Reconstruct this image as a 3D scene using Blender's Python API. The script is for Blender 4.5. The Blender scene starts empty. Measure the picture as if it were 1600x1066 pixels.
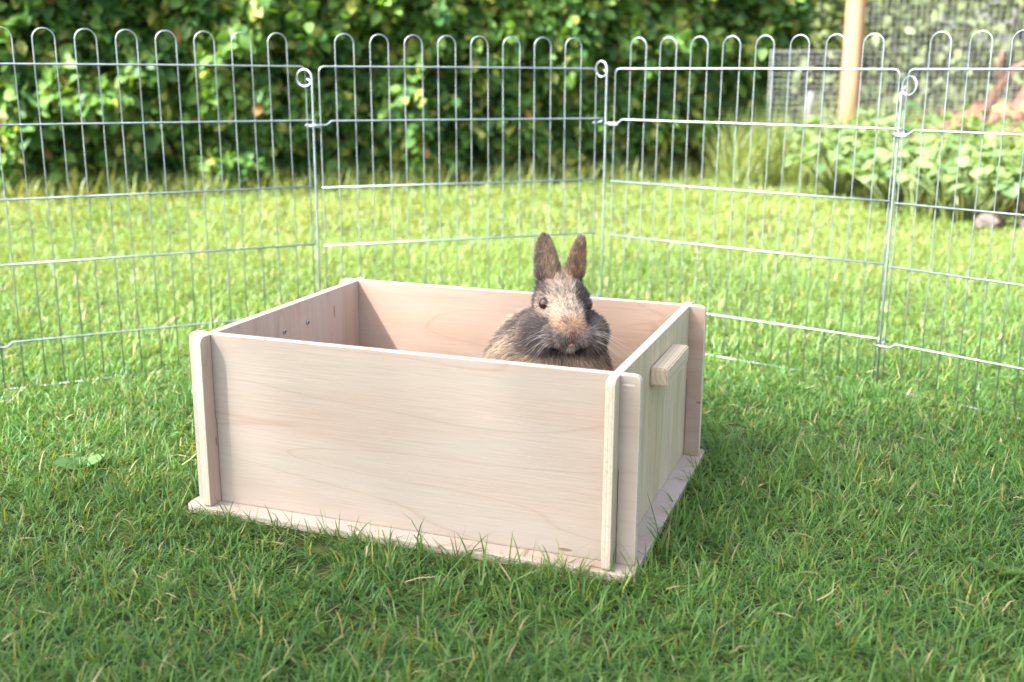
import bpy, bmesh, math, random
import numpy as np
from mathutils import Vector, Matrix, Euler

random.seed(7)
rng = np.random.default_rng(11)
scene = bpy.context.scene
col = scene.collection
R = math.radians

# ------------------------------------------------------------------ camera
CAM_H, PITCH, ROLL, FPX = 0.5384, 0.2401, 0.0059, 1705.6
cd = bpy.data.cameras.new("camera")
cam = bpy.data.objects.new("camera", cd)
col.objects.link(cam)
cd.sensor_width = 36.0
cd.lens = FPX / 1600 * 36.0
cd.clip_start, cd.clip_end = 0.02, 500
_f = Vector((0, math.cos(PITCH), -math.sin(PITCH)))
_v = Vector((0, math.sin(PITCH), math.cos(PITCH)))
_x = Vector((1, 0, 0))
_r = _x * math.cos(ROLL) + _v * math.sin(ROLL)
_u = -_x * math.sin(ROLL) + _v * math.cos(ROLL)
cam.matrix_world = Matrix(((_r.x, _u.x, -_f.x, 0), (_r.y, _u.y, -_f.y, 0),
                           (_r.z, _u.z, -_f.z, CAM_H), (0, 0, 0, 1)))
cd.dof.use_dof = True
cd.dof.focus_distance = 1.36
cd.dof.aperture_fstop = 4.7
scene.camera = cam

# ------------------------------------------------------------------ world, sun, exposure
SUN_EL = R(47)
LX, LY = 0.880, 0.475            # horizontal heading of the sunlight
w = bpy.data.worlds.new("World"); scene.world = w; w.use_nodes = True
nt = w.node_tree; nt.nodes.clear()
sky = nt.nodes.new("ShaderNodeTexSky"); sky.sky_type = 'NISHITA'; sky.sun_disc = False
sky.sun_elevation = SUN_EL; sky.sun_rotation = math.atan2(-LX, -LY)
sky.dust_density = 5.0; sky.air_density = 1.0; sky.ozone_density = 0.6
bg = nt.nodes.new("ShaderNodeBackground"); bg.inputs[1].default_value = 0.15
wo = nt.nodes.new("ShaderNodeOutputWorld")
hs = nt.nodes.new("ShaderNodeHueSaturation"); hs.inputs["Saturation"].default_value = 0.72   # thin bright haze
nt.links.new(sky.outputs[0], hs.inputs["Color"]); nt.links.new(hs.outputs[0], bg.inputs[0]); nt.links.new(bg.outputs[0], wo.inputs[0])
sd = bpy.data.lights.new("sun", 'SUN'); sun = bpy.data.objects.new("sun", sd); col.objects.link(sun)
sd.energy = 5.0; sd.angle = R(2.0); sd.color = (1.0, 0.975, 0.93)
_d = Vector((LX * math.cos(SUN_EL), LY * math.cos(SUN_EL), -math.sin(SUN_EL)))
sun.rotation_euler = _d.to_track_quat('-Z', 'Y').to_euler()
sun.location = (-6, -2, 6)
scene.view_settings.view_transform = 'Standard'
scene.view_settings.look = 'None'
scene.view_settings.exposure = 2.36
scene.view_settings.gamma = 1.0
scene.view_settings.use_curve_mapping = False
scene.render.engine = 'CYCLES'
scene.cycles.use_denoising = True
scene.cycles.max_bounces = 8
scene.cycles.diffuse_bounces = 4
scene.cycles.transmission_bounces = 5
scene.cycles.sample_clamp_indirect = 6.0

# ------------------------------------------------------------------ helpers
def tag(o, label=None, cat=None, group=None, kind=None):
    if label: o["label"] = label
    if cat: o["category"] = cat
    if group: o["group"] = group
    if kind: o["kind"] = kind
    return o

def empty(name, loc=(0, 0, 0), rz=0.0):
    o = bpy.data.objects.new(name, None); col.objects.link(o)
    o.empty_display_size = 0.05
    o.location = loc; o.rotation_euler = (0, 0, rz)
    return o

def link(name, me, mat=None, parent=None, loc=None, rot=None):
    if mat is not None and not me.materials:
        for m in (mat if isinstance(mat, (list, tuple)) else [mat]): me.materials.append(m)
    o = bpy.data.objects.new(name, me); col.objects.link(o)
    if parent: o.parent = parent
    if loc is not None: o.location = loc
    if rot is not None: o.rotation_euler = rot
    return o

def mesh(name, v, f, smooth=False, colr=None):
    me = bpy.data.meshes.new(name)
    me.from_pydata([tuple(p) for p in v], [], [tuple(q) for q in f])
    if smooth: me.polygons.foreach_set("use_smooth", [True] * len(me.polygons))
    if colr is not None: set_col(me, colr)
    me.update()
    return me

def set_col(me, c):
    c = np.asarray(c, np.float32)
    a = me.attributes.new("tint", 'FLOAT_COLOR', 'POINT')
    if c.shape[1] == 3: c = np.concatenate([c, np.ones((len(c), 1), np.float32)], 1)
    a.data.foreach_set("color", c.ravel())

def mesh_np(name, v, tri=None, quad=None, colr=None, smooth=False):
    """fast mesh from numpy arrays of triangles and/or quads"""
    me = bpy.data.meshes.new(name)
    nt_ = 0 if tri is None else len(tri); nq = 0 if quad is None else len(quad)
    idx = []
    if nt_: idx.append(np.asarray(tri, np.int32).ravel())
    if nq: idx.append(np.asarray(quad, np.int32).ravel())
    idx = np.concatenate(idx)
    st = np.concatenate([np.arange(nt_) * 3, nt_ * 3 + np.arange(nq) * 4]).astype(np.int32)
    me.vertices.add(len(v)); me.vertices.foreach_set("co", np.asarray(v, np.float32).ravel())
    me.loops.add(len(idx)); me.loops.foreach_set("vertex_index", idx)
    me.polygons.add(nt_ + nq)
    me.polygons.foreach_set("loop_start", st)
    if smooth: me.polygons.foreach_set("use_smooth", np.ones(nt_ + nq, bool))
    me.update(calc_edges=True)
    if colr is not None: set_col(me, colr)
    return me

class MB:
    def __init__(s): s.v = []; s.f = []
    def add(s, v, f):
        b = len(s.v); s.v += [tuple(p) for p in v]; s.f += [tuple(i + b for i in q) for q in f]
    def tube(s, pts, r, n=6, closed=False, caps=True):
        pts = [Vector(p) for p in pts]; m = len(pts)
        rr = r if isinstance(r, (list, tuple)) else [r] * m
        up = None; rings = []
        for i, p in enumerate(pts):
            if closed: t = pts[(i + 1) % m] - pts[i - 1]
            else: t = pts[min(i + 1, m - 1)] - pts[max(i - 1, 0)]
            t.normalize()
            if up is None:
                up = t.orthogonal().normalized()
            up = (up - t * up.dot(t)); up.normalize()
            sd_ = t.cross(up)
            rings.append([p + (up * math.cos(2 * math.pi * k / n) + sd_ * math.sin(2 * math.pi * k / n)) * rr[i] for k in range(n)])
        v = [q for g in rings for q in g]; f = []
        for i in range(m if closed else m - 1):
            j = (i + 1) % m
            for k in range(n):
                f.append((i * n + k, i * n + (k + 1) % n, j * n + (k + 1) % n, j * n + k))
        if caps and not closed:
            f.append(tuple(range(n - 1, -1, -1))); f.append(tuple((m - 1) * n + k for k in range(n)))
        s.add(v, f)
    def mesh(s, name, smooth=True): return mesh(name, s.v, s.f, smooth)

def copy_tree(o, parent=None):
    c = o.copy(); col.objects.link(c); c.parent = parent
    for ch in list(o.children): copy_tree(ch, c)
    return c

# ------------------------------------------------------------------ materials
def new_mat(name):
    m = bpy.data.materials.new(name); m.use_nodes = True
    n = m.node_tree.nodes; l = m.node_tree.links
    return m, n, l, n["Principled BSDF"], n["Material Output"]

def ramp(n, stops):
    r = n.new("ShaderNodeValToRGB"); e = r.color_ramp.elements
    while len(e) < len(stops): e.new(0.5)
    for i, (p, c) in enumerate(stops): e[i].position = p; e[i].color = (*c, 1)
    return r

def leaf_mat(name, trans=0.35, rough=0.45, spec=0.4, gain=1.0, tcol=(1.15, 1.2, 0.55)):
    """foliage: colour from the per-leaf tint, light passes through"""
    m, n, l, b, o = new_mat(name)
    a = n.new("ShaderNodeAttribute"); a.attribute_name = "tint"
    no = n.new("ShaderNodeTexNoise"); no.inputs["Scale"].default_value = 60
    tc = n.new("ShaderNodeTexCoord"); l.new(tc.outputs["Object"], no.inputs["Vector"])
    mr = n.new("ShaderNodeMapRange"); mr.inputs[3].default_value = 0.8 * gain; mr.inputs[4].default_value = 1.2 * gain
    l.new(no.outputs["Fac"], mr.inputs[0])
    mx = n.new("ShaderNodeVectorMath"); mx.operation = 'SCALE'
    l.new(a.outputs["Color"], mx.inputs[0]); l.new(mr.outputs[0], mx.inputs["Scale"])
    l.new(mx.outputs[0], b.inputs["Base Color"])
    b.inputs["Roughness"].default_value = rough
    b.inputs["Specular IOR Level"].default_value = spec
    t = n.new("ShaderNodeBsdfTranslucent")
    tm = n.new("ShaderNodeVectorMath"); tm.operation = 'MULTIPLY'; tm.inputs[1].default_value = tcol
    l.new(mx.outputs[0], tm.inputs[0]); l.new(tm.outputs[0], t.inputs["Color"])
    ms = n.new("ShaderNodeMixShader"); ms.inputs[0].default_value = trans
    l.new(b.outputs[0], ms.inputs[1]); l.new(t.outputs[0], ms.inputs[2]); l.new(ms.outputs[0], o.inputs["Surface"])
    return m

def simple_mat(name, c, rough=0.6, metal=0.0, var=0.15, scale=20, spec=0.5, bump=0.0, bscale=80):
    m, n, l, b, o = new_mat(name)
    tc = n.new("ShaderNodeTexCoord")
    no = n.new("ShaderNodeTexNoise"); no.inputs["Scale"].default_value = scale; no.inputs["Detail"].default_value = 5
    l.new(tc.outputs["Object"], no.inputs["Vector"])
    c = np.array(c)
    r = ramp(n, [(0.3, tuple(np.clip(c * (1 - var), 0, 1))), (0.7, tuple(np.clip(c * (1 + var), 0, 1)))])
    l.new(no.outputs["Fac"], r.inputs[0]); l.new(r.outputs[0], b.inputs["Base Color"])
    b.inputs["Roughness"].default_value = rough; b.inputs["Metallic"].default_value = metal
    b.inputs["Specular IOR Level"].default_value = spec
    if bump:
        n2 = n.new("ShaderNodeTexNoise"); n2.inputs["Scale"].default_value = bscale; n2.inputs["Detail"].default_value = 6
        l.new(tc.outputs["Object"], n2.inputs["Vector"])
        bp = n.new("ShaderNodeBump"); bp.inputs["Strength"].default_value = bump; bp.inputs["Distance"].default_value = 0.01
        l.new(n2.outputs["Fac"], bp.inputs["Height"]); l.new(bp.outputs[0], b.inputs["Normal"])
    return m

def veneer_mat(name, axis, light, dark, fleck=True, streak=0.38, seed=0.0):
    """birch/poplar veneer; axis = grain direction in panel space (0 = along, 2 = up)"""
    m, n, l, b, o = new_mat(name)
    tc = n.new("ShaderNodeTexCoord")
    off = n.new("ShaderNodeVectorMath"); off.operation = 'ADD'; off.inputs[1].default_value = (seed, seed * 1.7, seed * 0.6)
    l.new(tc.outputs["Object"], off.inputs[0])
    def grain(sa, sc, det, dist=0.0):
        mp = n.new("ShaderNodeVectorMath"); mp.operation = 'MULTIPLY'
        s = [sc] * 3; s[axis] = sa; mp.inputs[1].default_value = s
        l.new(off.outputs[0], mp.inputs[0])
        t = n.new("ShaderNodeTexNoise"); t.inputs["Scale"].default_value = 1; t.inputs["Detail"].default_value = det
        t.inputs["Distortion"].default_value = dist
        l.new(mp.outputs[0], t.inputs["Vector"])
        return t
    g1 = grain(3.0, 22, 3, 0.6)       # broad figure
    g2 = grain(14, 420, 4)            # fibre
    g3 = grain(1.6, 9, 2, 1.2)        # slow tone drift
    light = np.array(light); dark = np.array(dark)
    r1 = ramp(n, [(0.32, tuple(dark)), (0.5, tuple(light * 0.97)), (0.68, tuple(light))])
    l.new(g1.outputs["Fac"], r1.inputs[0])
    r3 = ramp(n, [(0.35, (1.0, 0.965, 0.94)), (0.65, (0.97, 0.995, 0.985))])
    l.new(g3.outputs["Fac"], r3.inputs[0])
    mul = n.new("ShaderNodeMix"); mul.data_type = 'RGBA'; mul.blend_type = 'MULTIPLY'; mul.inputs[0].default_value = 1
    l.new(r1.outputs[0], mul.inputs[6]); l.new(r3.outputs[0], mul.inputs[7])
    r2 = ramp(n, [(0.3, (1 - 0.22 * streak,) * 3), (0.62, (1.0, 1.0, 1.0))])
    l.new(g2.outputs["Fac"], r2.inputs[0])
    mu2 = n.new("ShaderNodeMix"); mu2.data_type = 'RGBA'; mu2.blend_type = 'MULTIPLY'; mu2.inputs[0].default_value = 1
    l.new(mul.outputs[2], mu2.inputs[6]); l.new(r2.outputs[0], mu2.inputs[7])
    last = mu2.outputs[2]
    # cathedral growth lines: thin brown contours of a slow warped field
    mpw = n.new("ShaderNodeVectorMath"); mpw.operation = 'MULTIPLY'
    s = [7.5] * 3; s[axis] = 1.0; mpw.inputs[1].default_value = s
    l.new(off.outputs[0], mpw.inputs[0])
    tw = n.new("ShaderNodeTexNoise"); tw.inputs["Scale"].default_value = 1; tw.inputs["Detail"].default_value = 1.5
    l.new(mpw.outputs[0], tw.inputs["Vector"])
    m1 = n.new("ShaderNodeMath"); m1.operation = 'MULTIPLY'; m1.inputs[1].default_value = 13; l.new(tw.outputs["Fac"], m1.inputs[0])
    m2 = n.new("ShaderNodeMath"); m2.operation = 'FRACT'; l.new(m1.outputs[0], m2.inputs[0])
    rl = ramp(n, [(0.0, (1, 1, 1)), (0.44, (1, 1, 1)), (0.5, (0.86, 0.79, 0.72)), (0.53, (1, 1, 1))])
    l.new(m2.outputs[0], rl.inputs[0])
    mu3 = n.new("ShaderNodeMix"); mu3.data_type = 'RGBA'; mu3.blend_type = 'MULTIPLY'; mu3.inputs[0].default_value = 0.6
    l.new(last, mu3.inputs[6]); l.new(rl.outputs[0], mu3.inputs[7]); last = mu3.outputs[2]
    if fleck:
        mp = n.new("ShaderNodeVectorMath"); mp.operation = 'MULTIPLY'
        s = [78] * 3; s[axis] = 17; mp.inputs[1].default_value = s
        l.new(off.outputs[0], mp.inputs[0])
        vo = n.new("ShaderNodeTexVoronoi"); vo.inputs["Scale"].default_value = 1
        l.new(mp.outputs[0], vo.inputs["Vector"])
        sep = n.new("ShaderNodeSeparateColor"); l.new(vo.outputs["Color"], sep.inputs[0])
        lt = n.new("ShaderNodeMath"); lt.operation = 'LESS_THAN'; lt.inputs[1].default_value = 0.04; l.new(sep.outputs[0], lt.inputs[0])
        l2 = n.new("ShaderNodeMath"); l2.operation = 'LESS_THAN'; l2.inputs[1].default_value = 0.17; l.new(vo.outputs["Distance"], l2.inputs[0])
        ml = n.new("ShaderNodeMath"); ml.operation = 'MULTIPLY'; l.new(lt.outputs[0], ml.inputs[0]); l.new(l2.outputs[0], ml.inputs[1])
        mu4 = n.new("ShaderNodeMix"); mu4.data_type = 'RGBA'; mu4.blend_type = 'MULTIPLY'
        mu4.inputs[7].default_value = (0.62, 0.46, 0.34, 1)
        l.new(ml.outputs[0], mu4.inputs[0]); l.new(last, mu4.inputs[6]); last = mu4.outputs[2]
    l.new(last, b.inputs["Base Color"])
    b.inputs["Roughness"].default_value = 0.62; b.inputs["Specular IOR Level"].default_value = 0.3
    bp = n.new("ShaderNodeBump"); bp.inputs["Strength"].default_value = 0.12; bp.inputs["Distance"].default_value = 0.002
    l.new(g2.outputs["Fac"], bp.inputs["Height"]); l.new(bp.outputs[0], b.inputs["Normal"])
    return m

def ply_edge_mat(name, thick):
    """cut edge of a plywood sheet: pale plies, thin dark glue lines, a few voids (panel y = thickness)"""
    m, n, l, b, o = new_mat(name)
    tc = n.new("ShaderNodeTexCoord"); sp = n.new("ShaderNodeSeparateXYZ"); l.new(tc.outputs["Object"], sp.inputs[0])
    d = n.new("ShaderNodeMath"); d.operation = 'DIVIDE'; d.inputs[1].default_value = thick; l.new(sp.outputs[1], d.inputs[0])
    ad = n.new("ShaderNodeMath"); ad.operation = 'ADD'; l.new(d.outputs[0], ad.inputs[0])
    nz = n.new("ShaderNodeTexNoise"); nz.inputs["Scale"].default_value = 40; l.new(tc.outputs["Object"], nz.inputs["Vector"])
    mw = n.new("ShaderNodeMath"); mw.operation = 'MULTIPLY_ADD'; mw.inputs[1].default_value = 0.07; mw.inputs[2].default_value = 0.465
    l.new(nz.outputs["Fac"], mw.inputs[0]); l.new(mw.outputs[0], ad.inputs[1])
    A = (0.44, 0.39, 0.315); B = (0.40, 0.35, 0.28); G = (0.15, 0.105, 0.07)
    r = ramp(n, [(0.0, A), (0.17, A), (0.2, G), (0.23, B), (0.38, B), (0.41, A), (0.57, A), (0.6, G), (0.64, A), (0.77, A), (0.8, (0.4, 0.31, 0.22)), (0.83, A)])
    l.new(ad.outputs[0], r.inputs[0])
    n2 = n.new("ShaderNodeTexNoise"); n2.inputs["Scale"].default_value = 260; n2.inputs["Detail"].default_value = 3
    l.new(tc.outputs["Object"], n2.inputs["Vector"])
    r2 = ramp(n, [(0.3, (0.86, 0.83, 0.79)), (0.5, (1, 1, 1))]); l.new(n2.outputs["Fac"], r2.inputs[0])
    mu = n.new("ShaderNodeMix"); mu.data_type = 'RGBA'; mu.blend_type = 'MULTIPLY'; mu.inputs[0].default_value = 1
    l.new(r.outputs[0], mu.inputs[6]); l.new(r2.outputs[0], mu.inputs[7])
    l.new(mu.outputs[2], b.inputs["Base Color"]); b.inputs["Roughness"].default_value = 0.8
    bp = n.new("ShaderNodeBump"); bp.inputs["Strength"].default_value = 0.4; bp.inputs["Distance"].default_value = 0.001
    l.new(n2.outputs["Fac"], bp.inputs["Height"]); l.new(bp.outputs[0], b.inputs["Normal"])
    return m

def wire_mat():
    m, n, l, b, o = new_mat("galvanised_wire")
    tc = n.new("ShaderNodeTexCoord")
    no = n.new("ShaderNodeTexNoise"); no.inputs["Scale"].default_value = 35; no.inputs["Detail"].default_value = 4
    l.new(tc.outputs["Object"], no.inputs["Vector"])
    r = ramp(n, [(0.3, (0.23, 0.27, 0.31)), (0.7, (0.34, 0.385, 0.43))]); l.new(no.outputs["Fac"], r.inputs[0])
    l.new(r.outputs[0], b.inputs["Base Color"])
    b.inputs["Metallic"].default_value = 1.0
    r2 = n.new("ShaderNodeMapRange"); r2.inputs[3].default_value = 0.5; r2.inputs[4].default_value = 0.68
    l.new(no.outputs["Fac"], r2.inputs[0]); l.new(r2.outputs[0], b.inputs["Roughness"])
    return m

# ------------------------------------------------------------------ ground and beds
def ground_height(x, y):
    return 0.0

def build_ground():
    m, n, l, b, o = new_mat("lawn_soil")
    tc = n.new("ShaderNodeTexCoord")
    no = n.new("ShaderNodeTexNoise"); no.inputs["Scale"].default_value = 14; no.inputs["Detail"].default_value = 8
    l.new(tc.outputs["Object"], no.inputs["Vector"])
    r = ramp(n, [(0.35, (0.025, 0.028, 0.012)), (0.55, (0.05, 0.062, 0.02)), (0.7, (0.085, 0.10, 0.03))])
    l.new(no.outputs["Fac"], r.inputs[0]); l.new(r.outputs[0], b.inputs["Base Color"])
    b.inputs["Roughness"].default_value = 0.95; b.inputs["Specular IOR Level"].default_value = 0.1
    bp = n.new("ShaderNodeBump"); bp.inputs["Strength"].default_value = 0.7; bp.inputs["Distance"].default_value = 0.02
    l.new(no.outputs["Fac"], bp.inputs["Height"]); l.new(bp.outputs[0], b.inputs["Normal"])
    g = link("ground", mesh("ground", [(-90, -30, 0), (90, -30, 0), (90, 150, 0), (-90, 150, 0)], [(0, 1, 2, 3)]), m)
    tag(g, "flat earth under the lawn and garden", "ground", kind="structure")
    # planted bed: a low uneven mound right of the lawn
    edge = [(3.6, 3.2), (2.6, 3.55), (1.95, 3.95), (1.62, 4.35), (1.5, 4.9), (1.52, 5.5), (1.62, 6.3), (1.75, 7.2)]
    v = []; f = []
    for i, (x, y) in enumerate(edge):
        for k in range(7):
            t = k / 6
            h = 0.14 * min(1, t * 2.4) + 0.03 * math.sin(i * 2.1 + k * 1.7) * min(1, t * 3)
            v.append((x + t * 3.2, y + t * 0.9, -0.01 + h))
    for i in range(len(edge) - 1):
        for k in range(6):
            a = i * 7 + k; f.append((a, a + 1, a + 8, a + 7))
    bed = link("flower_bed", mesh("flower_bed", v, f, True), simple_mat("bed_soil", (0.11, 0.075, 0.045), 0.95, var=0.4, scale=30, spec=0.1, bump=0.8, bscale=40))
    tag(bed, "brown soil of the planted bed beside the lawn", "flower bed", kind="structure")
build_ground()

# ------------------------------------------------------------------ the wooden box
BX, BY, BYAW = -0.3777, 1.3001, -0.3472
BW, BD, BH, BT, BP, BM, BZ = 0.525, 0.393, 0.2177, 0.0104, 0.0222, 0.0262, 0.0101
cB, sB = math.cos(BYAW), math.sin(BYAW)
def box_local(x, y):
    dx, dy = x - BX, y - BY
    return dx * cB + dy * sB, -dx * sB + dy * cB

def rounded(pts, radii, seg=4):
    """round the corners of a closed 2D outline"""
    out = []; n = len(pts)
    for i in range(n):
        p = Vector(pts[i]); r = radii[i]
        if r <= 0: out.append(tuple(p)); continue
        a = (Vector(pts[i - 1]) - p).normalized(); b = (Vector(pts[(i + 1) % n]) - p).normalized()
        c = p + (a + b) * r; s = p + a * r; e = p + b * r
        a0 = math.atan2(s.y - c.y, s.x - c.x); a1 = math.atan2(e.y - c.y, e.x - c.x)
        d = (a1 - a0 + math.pi) % (2 * math.pi) - math.pi
        for k in range(seg + 1):
            t = a0 + d * k / seg; out.append((c.x + math.cos(t) * r, c.y + math.sin(t) * r))
    return out

def sheet(name, outline, thick, mats, parent, loc, rot, bevel=0.0007):
    """plywood sheet from an outline in panel x/z, thickness along panel y; faces = mat 0, edges = mat 1"""
    bm = bmesh.new()
    fr = [bm.verts.new((x, -thick / 2, z)) for x, z in outline]
    bk = [bm.verts.new((x, thick / 2, z)) for x, z in outline]
    n = len(outline)
    f0 = bm.faces.new(fr); f1 = bm.faces.new(bk[::-1])
    rim = list(f0.edges) + list(f1.edges)
    for i in range(n):
        q = bm.faces.new((fr[i], bk[i], bk[(i + 1) % n], fr[(i + 1) % n])); q.material_index = 1
    bmesh.ops.recalc_face_normals(bm, faces=bm.faces)
    bmesh.ops.bevel(bm, geom=rim, offset=bevel, segments=1, affect='EDGES', clamp_overlap=True)
    for f in bm.faces: f.material_index = 0 if abs(f.normal.y) > 0.8 else 1
    bmesh.ops.triangulate(bm, faces=[f for f in bm.faces if len(f.verts) > 4])
    me = bpy.data.meshes.new(name); bm.to_mesh(me); bm.free()
    for m in mats: me.materials.append(m)
    return link(name, me, None, parent, loc, rot)

def build_box():
    root = empty("wooden_box", (BX, BY, 0), BYAW)
    tag(root, "open pale plywood box with slotted corners standing on the grass, rabbit inside", "box")
    edge = ply_edge_mat("ply_edge", BT)
    pale, pink = (0.66, 0.565, 0.47), (0.62, 0.47, 0.37)
    long_f = veneer_mat("veneer_front", 0, (0.335, 0.288, 0.25), (0.315, 0.265, 0.225), seed=1.3)
    long_b = veneer_mat("veneer_back", 0, (0.335, 0.25, 0.20), (0.285, 0.20, 0.155), seed=5.1)
    side_l = veneer_mat("veneer_side_pink", 2, (0.47, 0.345, 0.275), (0.39, 0.27, 0.205), seed=8.4)
    side_r = veneer_mat("veneer_side_green", 2, (0.50, 0.425, 0.295), (0.42, 0.35, 0.225), fleck=False, streak=1.2, seed=3.7)
    basem = veneer_mat("veneer_base", 0, (0.40, 0.335, 0.29), (0.37, 0.295, 0.245), seed=2.2)
    cl = 0.0008; r = 0.0080; zm = BH / 2
    # front/back: slots cut from below; sides: slots cut from above
    L0, L1 = -BP, BW + BP
    def long_outline():
        a, b = BT / 2 - BT / 2 - cl, BT + cl
        c, d = BW - BT - cl, BW + cl
        pts = [(L0, 0), (a, 0), (a, zm + cl), (b, zm + cl), (b, 0), (c, 0), (c, zm + cl), (d, zm + cl), (d, 0), (L1, 0), (L1, BH), (L0, BH)]
        rad = [0.003, 0, 0, 0, 0, 0, 0, 0, 0, 0.003, r, r]
        return rounded(pts, rad)
    def side_outline():
        S0, S1 = -BP, BD + BP
        a, b = -cl, BT + cl; c, d = BD - BT - cl, BD + cl
        pts = [(S0, 0), (S1, 0), (S1, BH), (d, BH), (d, zm), (c, zm), (c, BH), (b, BH), (b, zm), (a, zm), (a, BH), (S0, BH)]
        rad = [0.003, 0.003, r, 0, 0, 0, 0, 0, 0, 0, 0, r]
        return rounded(pts, rad)
    sheet("front_panel", long_outline(), BT, (long_f, edge), root, (0, BT / 2, BZ), (0, 0, 0))
    sheet("back_panel", long_outline(), BT, (long_b, edge), root, (0, BD - BT / 2, BZ), (0, 0, 0))
    # side panels: panel x -> box y
    ls = sheet("side_panel", side_outline(), BT, (side_l, edge), root, (BT / 2, 0, BZ), (0, 0, R(90)))
    rs = sheet("side_panel", side_outline(), BT, (side_r, edge), root, (BW - BT / 2, 0, BZ), (0, 0, R(90)))
    # base board
    o = rounded([(-BM, BM), (-BM, -BD - BM), (BW + BM, -BD - BM), (BW + BM, BM)], [0.012] * 4)
    sheet("base_board", o, BZ - 0.0004, (basem, edge), root, (0, 0, (BZ - 0.0004) / 2), (R(90), 0, 0))
    # handles: pine blocks on the outside of both sides
    pm, n, l, b, out = new_mat("pine_block")
    tc = n.new("ShaderNodeTexCoord")
    sc = n.new("ShaderNodeVectorMath"); sc.operation = 'MULTIPLY'; sc.inputs[1].default_value = (60, 4, 60); l.new(tc.outputs["Object"], sc.inputs[0])
    nz = n.new("ShaderNodeTexNoise"); nz.inputs["Scale"].default_value = 0.35; nz.inputs["Detail"].default_value = 1; l.new(sc.outputs[0], nz.inputs["Vector"])
    ds = n.new("ShaderNodeVectorMath"); ds.operation = 'MULTIPLY_ADD'; ds.inputs[1].default_value = (1.8, 0.3, 1.8); l.new(nz.outputs["Color"], ds.inputs[0]); l.new(sc.outputs[0], ds.inputs[2])
    wv = n.new("ShaderNodeTexWave"); wv.wave_type = 'RINGS'; wv.rings_direction = 'Y'; wv.inputs["Scale"].default_value = 0.75; wv.inputs["Distortion"].default_value = 0.8
    of = n.new("ShaderNodeVectorMath"); of.operation = 'ADD'; of.inputs[1].default_value = (2.0, 0, 1.4); l.new(ds.outputs[0], of.inputs[0]); l.new(of.outputs[0], wv.inputs["Vector"])
    rr = ramp(n, [(0.0, (0.44, 0.36, 0.265)), (0.62, (0.43, 0.345, 0.25)), (0.88, (0.335, 0.245, 0.16)), (1.0, (0.41, 0.33, 0.24))]); l.new(wv.outputs["Fac"], rr.inputs[0])
    l.new(rr.outputs[0], b.inputs["Base Color"]); b.inputs["Roughness"].default_value = 0.6
    def block(x0, x1, y0, y1, z0, z1):
        bm = bmesh.new()
        bmesh.ops.create_cube(bm, size=1, matrix=Matrix.Translation(((x0 + x1) / 2, (y0 + y1) / 2, (z0 + z1) / 2)) @ Matrix.Diagonal((x1 - x0, y1 - y0, z1 - z0, 1)))
        bmesh.ops.bevel(bm, geom=list(bm.edges), offset=0.0016, segments=2, affect='EDGES')
        me = bpy.data.meshes.new("handle"); bm.to_mesh(me); bm.free(); me.materials.append(pm); return me
    link("handle", block(BW - 0.0003, BW + 0.0215, 0.144, 0.272, 0.177, 0.199), None, root)
    link("handle", block(-0.0235, 0.0003, 0.132, 0.262, 0.174, 0.199), None, root)
    # two screw heads on the inner face of the pink side
    mb = MB()
    mb.tube([(0, 0, 0), (0.0012, 0, 0), (0.0017, 0, 0)], [0.0038, 0.0038, 0.003], 14)
    me = mb.mesh("screw"); me.materials.append(simple_mat("screw_steel", (0.35, 0.36, 0.38), 0.35, 0.9))
    mc = MB(); mc.tube([(0.0016, 0, 0), (0.0019, 0, 0)], 0.0015, 8); mc2 = mc.mesh("drive_hole", False)
    mc2.materials.append(simple_mat("screw_hole", (0.03, 0.03, 0.03), 0.6))
    for y, z in ((0.166, 0.1945), (0.228, 0.1945)):
        s = link("screw", me, None, root, (BT, y, z)); link("drive_hole", mc2, None, s)
    # small veneer patch plug near the top of the front panel end
    mb = MB(); k = 12
    mb.add([(math.cos(2 * math.pi * i / k) * 0.0075, 0, math.sin(2 * math.pi * i / k) * 0.0013) for i in range(k)], [tuple(range(k))])
    link("veneer_patch", mb.mesh("veneer_patch", False), simple_mat("veneer_patch", (0.46, 0.42, 0.36), 0.6), root, (BW + 0.0095, -0.0003, BZ + BH - 0.0108))
    return root
build_box()

# ------------------------------------------------------------------ lawn
GRASS = leaf_mat("grass_blade", 0.45, 0.44, 0.36, tcol=(1.5, 1.15, 0.55))
STRAW = leaf_mat("dry_straw", 0.25, 0.6, 0.3, tcol=(1.1, 1.0, 0.7))

def smooth_noise(x, y, sc, seed):
    r = np.random.default_rng(seed); g = r.random((64, 64))
    u = x * sc + 100.3; v = y * sc + 57.1
    i = np.floor(u).astype(int); j = np.floor(v).astype(int); fu = u - i; fv = v - j
    fu = fu * fu * (3 - 2 * fu); fv = fv * fv * (3 - 2 * fv)
    q = lambda a, b: g[a % 64, b % 64]
    return (q(i, j) * (1 - fu) + q(i + 1, j) * fu) * (1 - fv) + (q(i, j + 1) * (1 - fu) + q(i + 1, j + 1) * fu) * fv

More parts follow.
